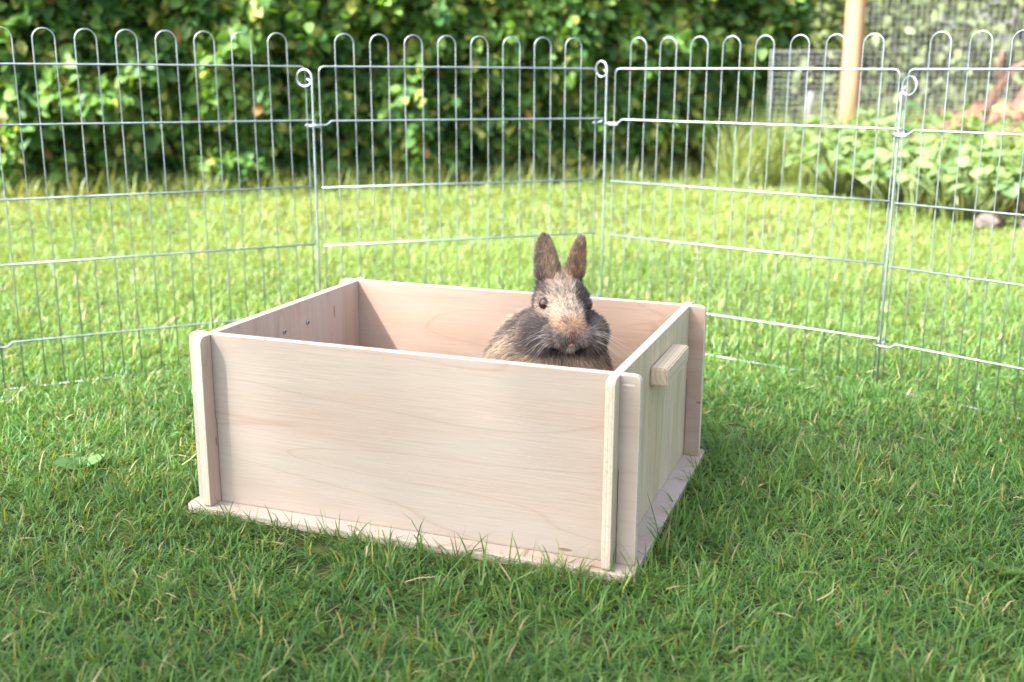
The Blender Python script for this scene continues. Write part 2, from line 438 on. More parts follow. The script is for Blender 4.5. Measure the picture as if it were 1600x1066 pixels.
def blades(root, head, length, width, up, bend, colr, seg=3):
    """curved tapering blades; root (n,3), head = heading angle, up = start steepness 0..1, bend = droop"""
    n = len(root)
    hx = np.stack([np.cos(head), np.sin(head), np.zeros(n)], 1)
    tw = head + np.pi / 2 + rng.normal(0, 0.5, n)
    sx = np.stack([np.cos(tw), np.sin(tw), np.zeros(n)], 1)
    P = []; pos = root.copy(); ang = np.arcsin(np.clip(up, -.2, 1))
    prof = np.array([1.0, 1.0, 0.72, 0.0]) if seg == 3 else np.array([1.0, 0.85, 0.0])
    L = [pos.copy()]
    for s in range(seg):
        d = hx * np.cos(ang)[:, None] + np.array([0, 0, 1.0]) * np.sin(ang)[:, None]
        pos = pos + d * (length / seg)[:, None]
        pos[:, 2] = np.maximum(pos[:, 2], 0.003 + root[:, 2])
        L.append(pos.copy()); ang = ang - bend / seg
    V = np.zeros((n, 2 * seg + 1, 3))
    for s in range(seg):
        o = sx * (width * 0.5 * prof[s])[:, None]
        V[:, 2 * s] = L[s] - o; V[:, 2 * s + 1] = L[s] + o
    V[:, 2 * seg] = L[seg]
    b = (np.arange(n) * (2 * seg + 1))[:, None]
    quads = np.concatenate([b + np.array([[2 * s, 2 * s + 1, 2 * s + 3, 2 * s + 2]]) for s in range(seg - 1)], 0)
    tris = b + np.array([[2 * seg - 2, 2 * seg - 1, 2 * seg]])
    C = np.repeat(colr[:, None, :], 2 * seg + 1, 1)
    return V.reshape(-1, 3), tris, quads, C.reshape(-1, 3)

def grass_zone(y0, y1, tufts_m2, per, hmin, hmax, wid, seg):
    area_w = lambda y: 0.56 * y + 0.55
    A = (y1 - y0) * (area_w(y0) + area_w(y1))
    n = int(A * tufts_m2 * 1.25)
    ty = rng.uniform(y0, y1, n); tx = rng.uniform(-1, 1, n) * area_w(y1)
    keep = np.abs(tx) < area_w(ty)
    dn = smooth_noise(tx, ty, 3.0, 3) * 0.5 + smooth_noise(tx, ty, 11.0, 4) * 0.5
    keep &= rng.random(n) < 0.55 + 0.9 * dn
    # not inside hedge or bed
    keep &= ~((ty > 3.3) & (tx > 1.68 + np.clip(4.4 - ty, 0, 2) * 0.95))
    tx, ty = tx[keep], ty[keep]; n = len(tx)
    N = n * per
    x = np.repeat(tx, per) + rng.normal(0, 0.009, N) * (wid / 0.0026); y = np.repeat(ty, per) + rng.normal(0, 0.009, N) * (wid / 0.0026)
    th = np.repeat(rng.uniform(0, 2 * np.pi, n), per)
    hd = th + rng.normal(0, 1.5, N)
    patch = np.repeat(smooth_noise(tx, ty, 5.0, 9), per)
    ln = rng.uniform(hmin, hmax, N) * (0.75 + 0.6 * patch)
    tall = rng.random(N) < 0.04; ln[tall] *= 1.35
    up = np.clip(rng.normal(0.55, 0.3, N), 0.02, 0.99)
    bend = rng.normal(0.95, 0.6, N)
    wd = wid * rng.uniform(0.55, 1.25, N)
    lx, ly = box_local(x, y)
    ins = (lx > -BM - 0.003) & (lx < BW + BM + 0.003) & (ly > -BM - 0.003) & (ly < BD + BM + 0.003)
    # blade colours: fresh to deep green, some yellowish
    t = np.clip(rng.normal(0.45, 0.25, N) + (np.repeat(smooth_noise(tx, ty, 2.2, 21), per) - 0.5) * 0.5, 0, 1)[:, None]
    deep = np.array([0.038, 0.118, 0.026]); fresh = np.array([0.148, 0.278, 0.062])
    c = deep * (1 - t) + fresh * t
    sun_tint = (np.clip((y - 1.9) / 1.5, 0, 1) * 0.42 * (0.55 + 0.9 * np.repeat(smooth_noise(tx, ty, 1.6, 27), per)))[:, None]   # sunlit tone of the open lawn painted into the blades, stronger farther back
    c = c * (1 - sun_tint) + np.array([0.255, 0.32, 0.10]) * sun_tint
    yel = rng.random(N) < 0.06; c[yel] = np.array([0.23, 0.26, 0.06]) * rng.uniform(0.7, 1.2, (yel.sum(), 1))
    dry = rng.random(N) < 0.03; c[dry] = np.array([0.34, 0.29, 0.16]) * rng.uniform(0.6, 1.2, (dry.sum(), 1))
    # near the base board lean away or along it, so that only a few blades cross the board
    near = (lx > -BM - 0.035) & (lx < BW + BM + 0.035) & (ly > -BM - 0.035) & (ly < BD + BM + 0.035)
    cx, cy = BX + cB * BW / 2 - sB * BD / 2, BY + sB * BW / 2 + cB * BD / 2
    away = np.arctan2(y - cy, x - cx)
    ln[near] *= rng.uniform(0.9, 1.5, near.sum())
    lean = near & (rng.random(N) < 0.45)
    hd[lean] = away[lean] + rng.normal(0, 0.9, lean.sum())
    k = ~ins
    root = np.stack([x, y, np.zeros(N)], 1)
    return blades(root[k], hd[k], ln[k], wd[k], up[k], bend[k], c[k], seg)

def merge(parts):
    V = []; T = []; Qd = []; C = []; b = 0
    for v, t, q, c in parts:
        V.append(v); T.append(t + b); Qd.append(q + b); C.append(c); b += len(v)
    return np.concatenate(V), np.concatenate(T), np.concatenate(Qd), np.concatenate(C)

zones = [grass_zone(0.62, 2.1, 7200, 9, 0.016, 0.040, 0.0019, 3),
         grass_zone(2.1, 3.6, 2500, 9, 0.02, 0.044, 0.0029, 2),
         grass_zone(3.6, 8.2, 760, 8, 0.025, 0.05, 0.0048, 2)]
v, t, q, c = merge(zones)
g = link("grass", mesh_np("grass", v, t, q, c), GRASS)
tag(g, "short mown green lawn grass growing around the box and pen", "grass", kind="stuff")

def straw():
    n = 420
    y = rng.uniform(0.75, 3.0, n); x = rng.uniform(-1, 1, n) * (0.52 * y + 0.25)
    lx, ly = box_local(x, y)
    k = ~((lx > -0.06) & (lx < BW + 0.06) & (ly > -0.06) & (ly < BD + 0.06))
    x, y = x[k], y[k]; n = len(x)
    root = np.stack([x, y, rng.uniform(0.008, 0.03, n)], 1)
    c = np.array([0.46, 0.38, 0.22]) * rng.uniform(0.6, 1.15, (n, 1))
    V, T, Qd, C = blades(root, rng.uniform(0, 6.3, n), rng.uniform(0.01, 0.042, n), rng.uniform(0.0008, 0.002, n), rng.normal(0.1, 0.2, n), rng.normal(0.2, 0.4, n), c, 3)
    o = link("dry_straw", mesh_np("dry_straw", V, T, Qd, C), STRAW)
    tag(o, "scattered dry straw and dead grass bits lying in the lawn", "straw", kind="stuff")
straw()

# ------------------------------------------------------------------ wire pen
WIRE = wire_mat()
Z0, Z1, Z2, Z3, Z4, Z5, Z6 = [z * 1.05 for z in (0.003, 0.0811, 0.2086, 0.313, 0.4299, 0.5232, 0.579)]
PW = 0.5587
RV, RHZ = 0.00102, 0.0016          # vertical and horizontal wire radii
EXT = 0.0165

def build_panel():
    root = empty("wire_pen_panel")
    yb = -(RV + RHZ) * 0.96          # cross bars are welded on the inner side
    # outer frame: both side wires and the top bar, one bent rod
    mb = MB(); rc = 0.010
    pts = [(0, 0, -0.02), (0, 0, 0.25), (0, 0, Z5 - rc)]
    pts += [(rc - rc * math.cos(a), 0, Z5 - rc + rc * math.sin(a)) for a in (0.4, 0.8, 1.2)]
    pts += [(rc, 0, Z5), (PW / 2, 0, Z5 + 0.0006), (PW - rc, 0, Z5)]
    pts += [(PW - rc + rc * math.sin(a), 0, Z5 - rc + rc * math.cos(a)) for a in (0.4, 0.8, 1.2)]
    pts += [(PW, 0, Z5 - rc), (PW, 0, 0.25), (PW, 0, -0.02)]
    # the top bar is thicker than the side wires
    mb.tube(pts, [RV * 1.1] * 3 + [RHZ] * 9 + [RV * 1.1] * 3, 8)
    link("frame", mb.mesh("frame"), WIRE, root)
    sp = PW / 17
    mbv = MB(); wl = sp * 1.06
    x0, x1 = -wl / 2, wl / 2; rl = wl / 2
    off = RV + RHZ
    pts = [(x0, off, -0.02), (x0, off, 0.2), (x0, off, Z6 - rl)]
    pts += [(-rl * math.cos(a), off, Z6 - rl + rl * math.sin(a)) for a in np.linspace(0.25, math.pi - 0.25, 9)]
    pts += [(x1, off, Z6 - rl), (x1, off, 0.2), (x1, off, -0.02)]
    mbv.tube(pts, RV, 8)
    me = mbv.mesh("loop_wire")
    for k in range(8):
        o = link("loop_wire", me, WIRE, root, ((1.5 + 2 * k) * sp, 0, 0))
        o.rotation_euler = (0, 0, R(((k * 37) % 5 - 2) * 0.5))
    def plain(z, name="cross_bar"):
        m = MB(); m.tube([(-0.003, yb, z), (PW / 2, yb, z), (PW + 0.003, yb, z)], RHZ, 8)
        link(name, m.mesh(name), WIRE, root)
    def hooked(z):
        m = MB()
        e = EXT
        jog = 0.0075
        p = [(PW - 0.001, yb + 0.012, z - 0.009), (PW + e * 0.55, yb + 0.0125, z - 0.0085),
             (PW + e * 1.0, yb + 0.009, z - 0.006), (PW + e * 1.12, yb + 0.006, z - 0.003), (PW + e * 0.95, yb + 0.001, z), (PW + e * 0.6, yb, z),
             (PW, yb, z), (PW / 2, yb, z), (0.028, yb, z), (0.020, yb, z), (0.010, yb, z - jog), (0.0, yb, z - jog),
             (-e * 0.6, yb, z - jog), (-e * 1.1, yb + 0.002, z - jog - 0.001), (-e * 1.3, yb + 0.006, z - jog - 0.003), (-e * 1.1, yb + 0.010, z - jog - 0.004), (-e * 0.3, yb + 0.012, z - jog - 0.004), (0.004, yb + 0.011, z - jog - 0.004)]
        m.tube(p, RHZ, 8)
        link("hooked_bar", m.mesh("hooked_bar"), WIRE, root)
    plain(Z0, "lowest_bar"); hooked(Z1); plain(Z2); plain(Z3); hooked(Z4)
    return root

PANELS = [(-0.8739, 1.8144, -0.3834, 2.0703, 0.019), (-0.3576, 2.0555, 0.1706, 2.2532, 0.011),
          (0.2007, 2.2225, 0.6484, 1.888, 0.003), (0.6545, 1.858, 1.0397, 1.4533, -0.007),
          (1.056, 1.428, 1.150, 0.877, 0.0), (-1.075, 1.262, -0.899, 1.792, 0.0)]
PLAB = ["galvanised wire pen panel with arched tops, behind the box's pink side with screws",
        "galvanised wire pen panel with arched tops, straight behind the rabbit's box",
        "galvanised wire pen panel with arched tops, crossing in front of the timber post",
        "galvanised wire pen panel with arched tops, in front of the bed's edging stones",
        "galvanised wire pen panel with arched tops, closing the pen by the box's handle",
        "galvanised wire pen panel with arched tops, closing the pen beyond the weed rosette"]
proto = build_panel()
for i, (ax, ay, bx, by, lean) in enumerate(PANELS):
    o = proto if i == 0 else copy_tree(proto)
    a = math.atan2(by - ay, bx - ax); mx_, my_ = (ax + bx) / 2, (ay + by) / 2
    o.location = (mx_ - math.cos(a) * PW / 2, my_ - math.sin(a) * PW / 2, 0)
    o.rotation_euler = Euler((-lean, 0, a), 'XYZ')
    tag(o, PLAB[i], "fence panel", "wire panels of the rabbit pen")

def peg(x, y, ztop, rz, label, tilt=0.0):
    m = MB(); r = 0.0165
    pts = [(0, 0, -0.06), (0, 0, 0.2), (0, 0, ztop - 0.012)]
    for k in range(15):
        a = k / 14 * R(335)
        rr = r * (1 - 0.12 * k / 14)
        pts.append((-r + rr * math.cos(a), 0.004 * k / 14, ztop + rr * math.sin(a)))
    pts.append((-r * 0.75, 0.0045, ztop - 0.001))
    m.tube(pts, 0.0021, 8)
    o = link("spiral_peg", m.mesh("spiral_peg"), WIRE, None, (x, y, 0), (tilt, 0, rz))
    tag(o, label, "peg", "spiral pegs joining the pen panels")
peg(-0.3705, 2.0625, 0.528, R(-18), "steel spiral-headed peg joining two pen panels in front of the hedge, open curl")
peg(0.1860, 2.2405, 0.548, R(-48), "steel spiral-headed peg joining the pen panels at the corner behind the rabbit")
peg(0.6505, 1.8745, 0.522, R(118), "steel spiral-headed peg joining the pen panels in front of the flower bed")
peg(1.0485, 1.4405, 0.528, R(100), "steel spiral-headed peg joining the pen panels beyond the box's handle side")
peg(-0.8905, 1.8075, 0.528, R(40), "steel spiral-headed peg at the pen corner beside the box's pink side")

# ------------------------------------------------------------------ leaves
def leaf_shape(fold=0.25, curl=0.15):
    """ovate leaf of unit length along +x, lying in xy, 12 triangles"""
    xs = [0.0, 0.22, 0.5, 0.78, 1.0]; hw = [0.02, 0.27, 0.33, 0.2, 0.0]
    v = []; f = []
    for x, h in zip(xs, hw):
        z = -curl * x * x
        v.append((x, 0, z))
        if 0 < x < 1: v.append((x, h, z + fold * h)); v.append((x, -h, z + fold * h))
    # indices: 0 base; 1,2,3; 4,5,6; 7,8,9; 10 tip
    f = [(0, 1, 2), (0, 3, 1), (1, 4, 5, 2), (1, 3, 6, 4), (4, 7, 8, 5), (4, 6, 9, 7), (7, 10, 8), (7, 9, 10)]
    return np.array(v), f
LV, LF = leaf_shape()
LT = []
for q_ in LF:
    LT.append(q_[:3])
    if len(q_) == 4: LT.append((q_[0], q_[2], q_[3]))
LT = np.array(LT)

LV0, LT0 = LV, LT
_h = np.array([(0, 0, 0), (0.30, 0.29, 0.05), (0.68, 0.26, 0.0), (1, 0, -0.15), (0.68, -0.26, 0.0), (0.30, -0.29, 0.05)])
LV1 = _h; LT1 = np.array([(0, 2, 1), (0, 3, 2), (0, 4, 3), (0, 5, 4)])

def rot_frames(dirs, nrm):
    x = dirs / np.linalg.norm(dirs, axis=1, keepdims=True)
    z = nrm - (nrm * x).sum(1, keepdims=True) * x
    z /= np.linalg.norm(z, axis=1, keepdims=True) + 1e-9
    y = np.cross(z, x)
    return np.stack([x, y, z], 2)      # columns

def leaf_cloud(pos, dirs, nrm, size, colr, wide=1.0):
    F = rot_frames(dirs, nrm)
    lv = LV1 * np.array([1, wide, 1])
    V = np.einsum('nij,kj->nki', F, lv) * size[:, None, None] + pos[:, None, :]
    T = (np.arange(len(pos)) * len(LV1))[:, None, None] + LT1[None]
    C = np.repeat(colr[:, None, :], len(LV1), 1)
    return V.reshape(-1, 3), T.reshape(-1, 3), C.reshape(-1, 3), F

HEDGE_LEAF = leaf_mat("hedge_leaf", 0.42, 0.5, 0.3, tcol=(1.3, 1.25, 0.4))
BARK = simple_mat("bark", (0.09, 0.07, 0.05), 0.9, var=0.35, scale=30, bump=0.6)

def hedge_face(s):
    """front line of the hedge on the ground, s 0..1"""
    pts = np.array([(-5.2, 4.2), (-2.25, 4.66), (-1.4, 4.92), (-0.31, 5.36), (0.6, 5.8), (1.55, 6.3)])
    L = np.concatenate([[0], np.cumsum(np.hypot(*np.diff(pts, axis=0).T))]); L /= L[-1]
    return np.stack([np.interp(s, L, pts[:, 0]), np.interp(s, L, pts[:, 1])], -1)

def build_hedge():
    root = empty("hedge", (-0.8, 5.4, 0))
    tag(root, "tall clipped leafy green hedge behind the wire pen", "hedge")
    ox, oy = -0.8, 5.4
    N = 95000
    s = rng.random(N); z = rng.uniform(0.0, 2.1, N)
    z = np.where(rng.random(N) < 0.25, rng.uniform(0.1, 1.2, N), z)
    p0 = hedge_face(s); p1 = hedge_face(np.clip(s + 0.004, 0, 1)); pm = hedge_face(np.clip(s - 0.004, 0, 1))
    tg = p1 - pm; tg /= np.linalg.norm(tg, axis=1, keepdims=True) + 1e-9
    nn = np.stack([tg[:, 1], -tg[:, 0]], 1)          # towards the lawn
    bump = (smooth_noise(s * 30, z * 3, 1.0, 31) - 0.5) * 0.16 + (smooth_noise(s * 70, z * 7, 1.0, 32) - 0.5) * 0.26
    under = np.clip((0.30 - z) / 0.30, 0, 1) * 0.08
    top = np.clip((z - 1.7) / 0.4, 0, 1) ** 2 * 0.2
    depth = np.where(rng.random(N) < 0.6, rng.exponential(0.09, N), rng.uniform(0.0, 0.75, N))
    depth = np.minimum(depth, 0.75)
    outward = bump - under - top - depth
    pos = np.stack([p0[:, 0] + nn[:, 0] * outward, p0[:, 1] + nn[:, 1] * outward, z], 1)
    # the free end rounds off and swells above
    swell = np.clip((z - 0.6) / 0.8, 0, 1) * 0.35
    endk = np.clip((s - 0.90) / 0.1, 0, 1)
    pos[:, 0] += endk * swell
    keep = (rng.random(N) > np.clip((0.16 - z) / 0.16, 0, 1) * 0.75)
    pos, depth, nn, s, z = pos[keep], depth[keep], nn[keep], s[keep], z[keep]
    N = len(pos)
    n3 = np.concatenate([nn, np.zeros((N, 1))], 1)
    nrm = n3 * 0.7 + np.array([-0.3, 0, 0.7]) + rng.normal(0, 0.55, (N, 3))
    dirs = n3 * 0.35 + np.array([0, 0, -0.45]) + rng.normal(0, 0.6, (N, 3))
    size = rng.uniform(0.042, 0.088, N)
    t = np.clip(rng.normal(0.4, 0.25, N) + (smooth_noise(s * 60, z * 6, 1.0, 41) - 0.5) * 0.8, 0, 1)[:, None]
    c = np.array([0.036, 0.108, 0.028]) * (1 - t) + np.array([0.17, 0.315, 0.06]) * t
    young = rng.random(N) < 0.2 * (depth < 0.2); c[young] = np.array([0.25, 0.29, 0.065]) * rng.uniform(0.7, 1.25, (young.sum(), 1))
    brown = rng.random(N) < 0.006; c[brown] = np.array([0.30, 0.17, 0.06]) * rng.uniform(0.6, 1.2, (brown.sum(), 1))
    pos = pos - np.array([ox, oy, 0])
    # the 300 outermost leaves in view become leaves of their own
    vis = (z < 1.0) & (pos[:, 0] + ox > -2.4) & (depth < 0.2)
    score = np.where(vis, size * 6 - depth * 2 + bump[keep] * 2.2 + rng.random(N) * 0.1, -9)
    idx = np.argsort(-score)[:300]
    rest = np.ones(N, bool); rest[idx] = False
    V, T, C, F = leaf_cloud(pos[rest], dirs[rest], nrm[rest], size[rest], c[rest])
    fo = link("foliage", mesh_np("foliage", V, T, None, C, True), HEDGE_LEAF, root); fo["kind"] = "stuff"
    meshes = []
    for k in range(10):
        cc = np.array([0.036, 0.108, 0.028]) * (1 - k / 9) + np.array([0.17, 0.315, 0.06]) * (k / 9)
        if k == 8: cc = np.array([0.26, 0.30, 0.07])
        me = mesh_np("leaf", LV, LT, None, np.repeat(cc[None], len(LV), 0), True); me.materials.append(HEDGE_LEAF); meshes.append(me)
    Fi = rot_frames(dirs[idx], nrm[idx])
    for j, i in enumerate(idx):
        M = Matrix([list(Fi[j][r] * size[i]) + [pos[i][r]] for r in range(3)] + [[0, 0, 0, 1]])
        o = bpy.data.objects.new("leaf", meshes[int(t[i, 0] * 7.99) if rng.random() > 0.12 else 8]); col.objects.link(o)
        o.parent = root; o.matrix_local = M
    for k in range(26):
        b = hedge_face(np.array([0.05 + 0.93 * k / 25]))[0]
        tgk = hedge_face(np.array([min(1, 0.06 + 0.93 * k / 25)]))[0] - b; tgk /= np.hypot(*tgk)
        nk = np.array([-tgk[1], tgk[0]])
        b = b + nk * random.uniform(0.28, 0.45)
        m = MB(); p = Vector((b[0] - ox, b[1] - oy, -0.03)); pts = [p.copy()]
        for q_ in range(5):
            p = p + Vector((random.uniform(-.06, .06), random.uniform(-.06, .06), 0.36)); pts.append(p.copy())
        m.tube(pts, [0.022, 0.02, 0.017, 0.013, 0.01, 0.006], 6)
        for q_ in range(10):
            a = pts[random.randint(1, 4)]; e = a + Vector((random.uniform(-.35, .35), random.uniform(-.4, .25), random.uniform(0.05, .3)))
            m.tube([a, (a + e) / 2 + Vector((0, 0, .03)), e], [0.007, 0.005, 0.002], 5)
        link("stem", m.mesh("stem"), BARK, root)
build_hedge()

# ------------------------------------------------------------------ shrubs and trees
def crown_points(n, blobs):
    P = []; Dp = []
    w_ = np.array([b[3] * b[4] * b[5] for b in blobs]) ** 0.75; w_ /= w_.sum()
    for b, k in zip(blobs, rng.multinomial(n, w_)):
        d = rng.normal(0, 1, (k, 3)); d /= np.linalg.norm(d, axis=1, keepdims=True)
        r = rng.random(k) ** 0.42 * (0.82 + 0.35 * rng.random(k))
        P.append(np.array(b[:3]) + d * r[:, None] * np.array(b[3:6])); Dp.append(d)
    return np.concatenate(P), np.concatenate(Dp)

def build_tree(name, label, cat, loc, blobs, nleaf, size, c0, c1, mat, trunk, group=None, limbs=7):
    root = empty(name, loc); tag(root, label, cat, group)
    P, Dn = crown_points(nleaf, blobs); N = len(P)
    nrm = Dn * 0.6 + np.array([0, 0, 0.8]) + rng.normal(0, 0.5, (N, 3))
    dirs = Dn * 0.5 + np.array([0, 0, -0.35]) + rng.normal(0, 0.6, (N, 3))
    t = rng.random(N)[:, None]
    c = np.array(c0) * (1 - t) + np.array(c1) * t
    V, T, C, F = leaf_cloud(P, dirs, nrm, rng.uniform(size * 0.65, size * 1.25, N), c)
    o = link("crown", mesh_np("crown", V, T, None, C, True), mat, root)
    m = MB(); h, r0 = trunk
    pts = [(0, 0, -0.05), (0.02, 0.01, h * 0.35), (-0.02, 0.03, h * 0.7), (0.0, 0.0, h)]
    m.tube(pts, [r0 * 1.25, r0, r0 * 0.85, r0 * 0.6], 9)
    link("trunk", m.mesh("trunk"), BARK, root)
    m = MB()
    for k in range(limbs):
        b = blobs[k % len(blobs)]; z = h * random.uniform(0.55, 0.98)
        e = Vector(b[:3]) + Vector((random.uniform(-.6, .6) * b[3], random.uniform(-.6, .6) * b[4], random.uniform(-.2, .6) * b[5]))
        a = Vector((0, 0, z)); mid = a.lerp(e, 0.5) + Vector((0, 0, 0.08 * h))
        m.tube([a, mid, e], [r0 * 0.5, r0 * 0.32, r0 * 0.1], 6)
    link("limbs", m.mesh("limbs"), BARK, root)
    return root

SHRUB = leaf_mat("shrub_leaf", 0.4, 0.5, 0.35, tcol=(1.2, 1.2, 0.5))
def shrub_blobs(w_, h):
    return [(0, 0, h * .5, w_, w_ * .8, h * .45), (-w_ * .6, .1, h * .35, w_ * .6, w_ * .6, h * .35), (w_ * .6, -.1, h * .4, w_ * .65, w_ * .6, h * .38),
            (w_ * .2, .1, h * .8, w_ * .55, w_ * .5, h * .28), (-w_ * .3, -.1, h * .72, w_ * .5, w_ * .5, h * .3)]
SC0, SC1 = (0.06, 0.095, 0.035), (0.19, 0.235, 0.09)
for (x, y, w_, h, lab) in [(2.35, 8.9, 0.85, 2.0, "loose grey-green shrub behind the timber post"),
                           (3.9, 8.7, 0.95, 2.3, "rounded olive-green shrub behind the reddish earth heap"),
                           (5.6, 8.6, 1.0, 2.4, "broad olive-green shrub beyond the far end of the wire mesh"),
                           (1.2, 9.6, 0.9, 2.6, "tall green shrub rising behind the free end of the hedge")]:
    build_tree("garden_shrub", lab, "shrub", (x, y, 0), shrub_blobs(w_, h), 3600, 0.085, SC0, SC1, SHRUB, (h * .6, 0.04), "shrubs at the back of the garden")
for (x, y, h, lab) in [(3.2, 13.0, 5.2, "tall pale green tree at the far back of the garden behind the post"), (7.2, 12.0, 5.5, "tall pale green tree at the far back beyond the mesh")]:
    build_tree("garden_tree", lab, "tree", (x, y, 0), [(0, 0, h * .6, 1.7, 1.5, h * .34), (-1.2, 0, h * .42, 1.2, 1.2, h * .27), (1.2, 0, h * .42, 1.2, 1.2, h * .27), (0, -.4, h * .25, 1.4, 1.0, h * .2)], 6500, 0.15, (0.06, 0.10, 0.03), (0.15, 0.2, 0.06), SHRUB, (h * .6, 0.12), "trees at the back of the garden")

# ------------------------------------------------------------------ the far corner: post, mesh, bed
def build_corner():
    # timber post
    root = empty("timber_post", (1.735, 5.78, 0.0)); tag(root, "round peeled pine post standing at the mesh fence behind the bed", "post")
    m = MB(); m.tube([(0, 0, -0.1), (0.002, 0, 0.5), (-0.002, 0, 1.1), (0.0, 0, 1.85), (0, 0, 1.87)], [0.05, 0.049, 0.05, 0.048, 0.043], 18)
    pm, n, l, b, o = new_mat("peeled_pine")
    tc = n.new("ShaderNodeTexCoord"); mp = n.new("ShaderNodeVectorMath"); mp.operation = 'MULTIPLY'; mp.inputs[1].default_value = (30, 30, 2.5)
    l.new(tc.outputs["Object"], mp.inputs[0]); nz = n.new("ShaderNodeTexNoise"); nz.inputs["Scale"].default_value = 1; nz.inputs["Detail"].default_value = 5; l.new(mp.outputs[0], nz.inputs["Vector"])
    r = ramp(n, [(0.3, (0.25, 0.125, 0.062)), (0.7, (0.34, 0.195, 0.105))]); l.new(nz.outputs["Fac"], r.inputs[0]); l.new(r.outputs[0], b.inputs["Base Color"]); b.inputs["Roughness"].default_value = 0.7
    link("shaft", m.mesh("shaft"), pm, root)
    m = MB()
    for z in (0.55, 0.95): m.tube([(0.03 * math.cos(a) - 0.0, 0.03 * math.sin(a), z) for a in (0, .1)], 0.001, 4)
    m = MB(); m.tube([(-0.047, -0.022, 0.93), (-0.056, -0.03, 0.931)], [0.006, 0.006], 8); link("screw", m.mesh("screw"), WIRE, root)
    DULL = simple_mat("dull_zinc", (0.26, 0.27, 0.27), 0.6, 0.5, var=0.2)
    # hardware cloth right of the post
    def mesh_fence(a, b_, z0, z1, sp, rw, label):
        rt = empty("wire_mesh_fence", (a[0], a[1], 0)); tag(rt, label, "mesh fence", "wire mesh at the back of the garden")
        dx, dy = b_[0] - a[0], b_[1] - a[1]; L = math.hypot(dx, dy); ux, uy = dx / L, dy / L
        mm = MB(); nv = int(L / sp); nh = int((z1 - z0) / sp)
        for i in range(nv + 1):
            s = i * sp; w0 = 0.006 * math.sin(s * 9)
            mm.tube([(ux * s, uy * s + w0, z0), (ux * s, uy * s - w0 * .5, (z0 + z1) / 2), (ux * s, uy * s + w0, z1)], rw, 3, caps=False)
        for j in range(nh + 1):
            z = z0 + j * sp
            mm.tube([(ux * s, uy * s + 0.006 * math.sin(s * 9) - 0.001, z + 0.004 * math.sin(s * 5 + j)) for s in np.linspace(0, L, 14)], rw, 3, caps=False)
        k = link("mesh", mm.mesh("mesh"), DULL, rt); k["kind"] = "stuff"
        m2 = MB(); m2.tube([(0, 0, z1), (dx / 2, dy / 2, z1 - 0.004), (dx, dy, z1)], 0.0018, 6); link("top_wire", m2.mesh("top_wire"), DULL, rt)
        m3 = MB(); m3.tube([(dx, dy, -0.05), (dx, dy, z1 + 0.005)], 0.0022, 6); link("stake", m3.mesh("stake"), DULL, rt)
        return rt
    mesh_fence((1.79, 5.76), (4.2, 5.35), 0.02, 1.8, 0.029, 0.0014, "tall square-mesh wire screen stretched from the timber post across the bed")
    mesh_fence((1.68, 5.79), (1.36, 5.96), 0.02, 0.665, 0.029, 0.0011, "low square-mesh wire panel between the timber post and the hedge end")
    # pale plastic pipe stub near the hedge end
    m = MB(); m.tube([(0, 0, -0.05), (0, 0, 0.33), (0.002, 0, 0.45), (0.002, 0, 0.455)], [0.022, 0.022, 0.021, 0.017], 12)
    o = link("garden_stake", m.mesh("garden_stake"), simple_mat("pale_paint", (0.10, 0.105, 0.105), 0.6, var=0.2), None, (1.62, 6.15, 0), (0, R(2), 0))
    tag(o, "short pale grey stake behind the low wire mesh panel", "stake")
    # reddish earth heap
    nx, ny = 46, 30; v = []; f = []
    X = np.linspace(-1.5, 2.3, nx); Y = np.linspace(-1.0, 1.1, ny)
    gx, gy = np.meshgrid(X, Y)
    hgt = 0.72 * np.exp(-((gx - 0.75) / 1.0) ** 2 - (gy / 0.7) ** 2) + 0.26 * np.exp(-((gx + 0.5) / 0.7) ** 2 - ((gy + .2) / 0.6) ** 2)
    nz = (smooth_noise(gx.ravel(), gy.ravel(), 7, 51) - .5) * 0.16 + (smooth_noise(gx.ravel(), gy.ravel(), 19, 52) - .5) * 0.10
    z = hgt.ravel() * 0.9 + nz * np.clip(hgt.ravel() * 5, 0, 1) - 0.03
    v = np.stack([gx.ravel(), gy.ravel(), z], 1)
    i = np.arange((nx - 1) * (ny - 1)); r_ = i // (nx - 1); c_ = i % (nx - 1); a = r_ * nx + c_
    me = mesh_np("earth_heap", v, None, np.stack([a, a + 1, a + nx + 1, a + nx], 1))
    o = link("earth_heap", me, simple_mat("red_earth", (0.16, 0.066, 0.042), 0.9, var=0.5, scale=14, spec=0.15, bump=0.8, bscale=30), None, (3.05, 6.75, -0.06))
    tag(o, "uneven heap of reddish earth behind the square-mesh wire screen", "earth heap")
    # dry reddish branch on the heap
    m = MB(); m.tube([(0, 0, 0.15), (0.08, 0.0, 0.36), (0.14, 0, 0.5), (0.2, 0, 0.58), (0.30, 0, 0.63)], [0.035, 0.03, 0.026, 0.02, 0.012], 8)
    m.tube([(0.14, 0, 0.5), (0.12, 0.02, 0.6), (0.14, 0.02, 0.7)], [0.018, 0.012, 0.006], 6)
    o = link("dry_branch", m.mesh("dry_branch"), simple_mat("red_bark", (0.20, 0.09, 0.055), 0.8, var=0.3), None, (2.62, 6.35, 0.0))
    tag(o, "reddish bare branch leaning up from the earth heap", "branch")
    # edging stones
    sm = simple_mat("edging_stone", (0.095, 0.077, 0.067), 0.85, var=0.3, scale=18, bump=0.5)
    SL = ["flat pinkish-grey edging stone, rounded, by the lawn", "long low edging stone at the bed's front edge", "small tilted edging stone between two longer ones", "thick blocky edging stone at the bed's front edge", "broken edging stone half sunk in the bed's edge"]
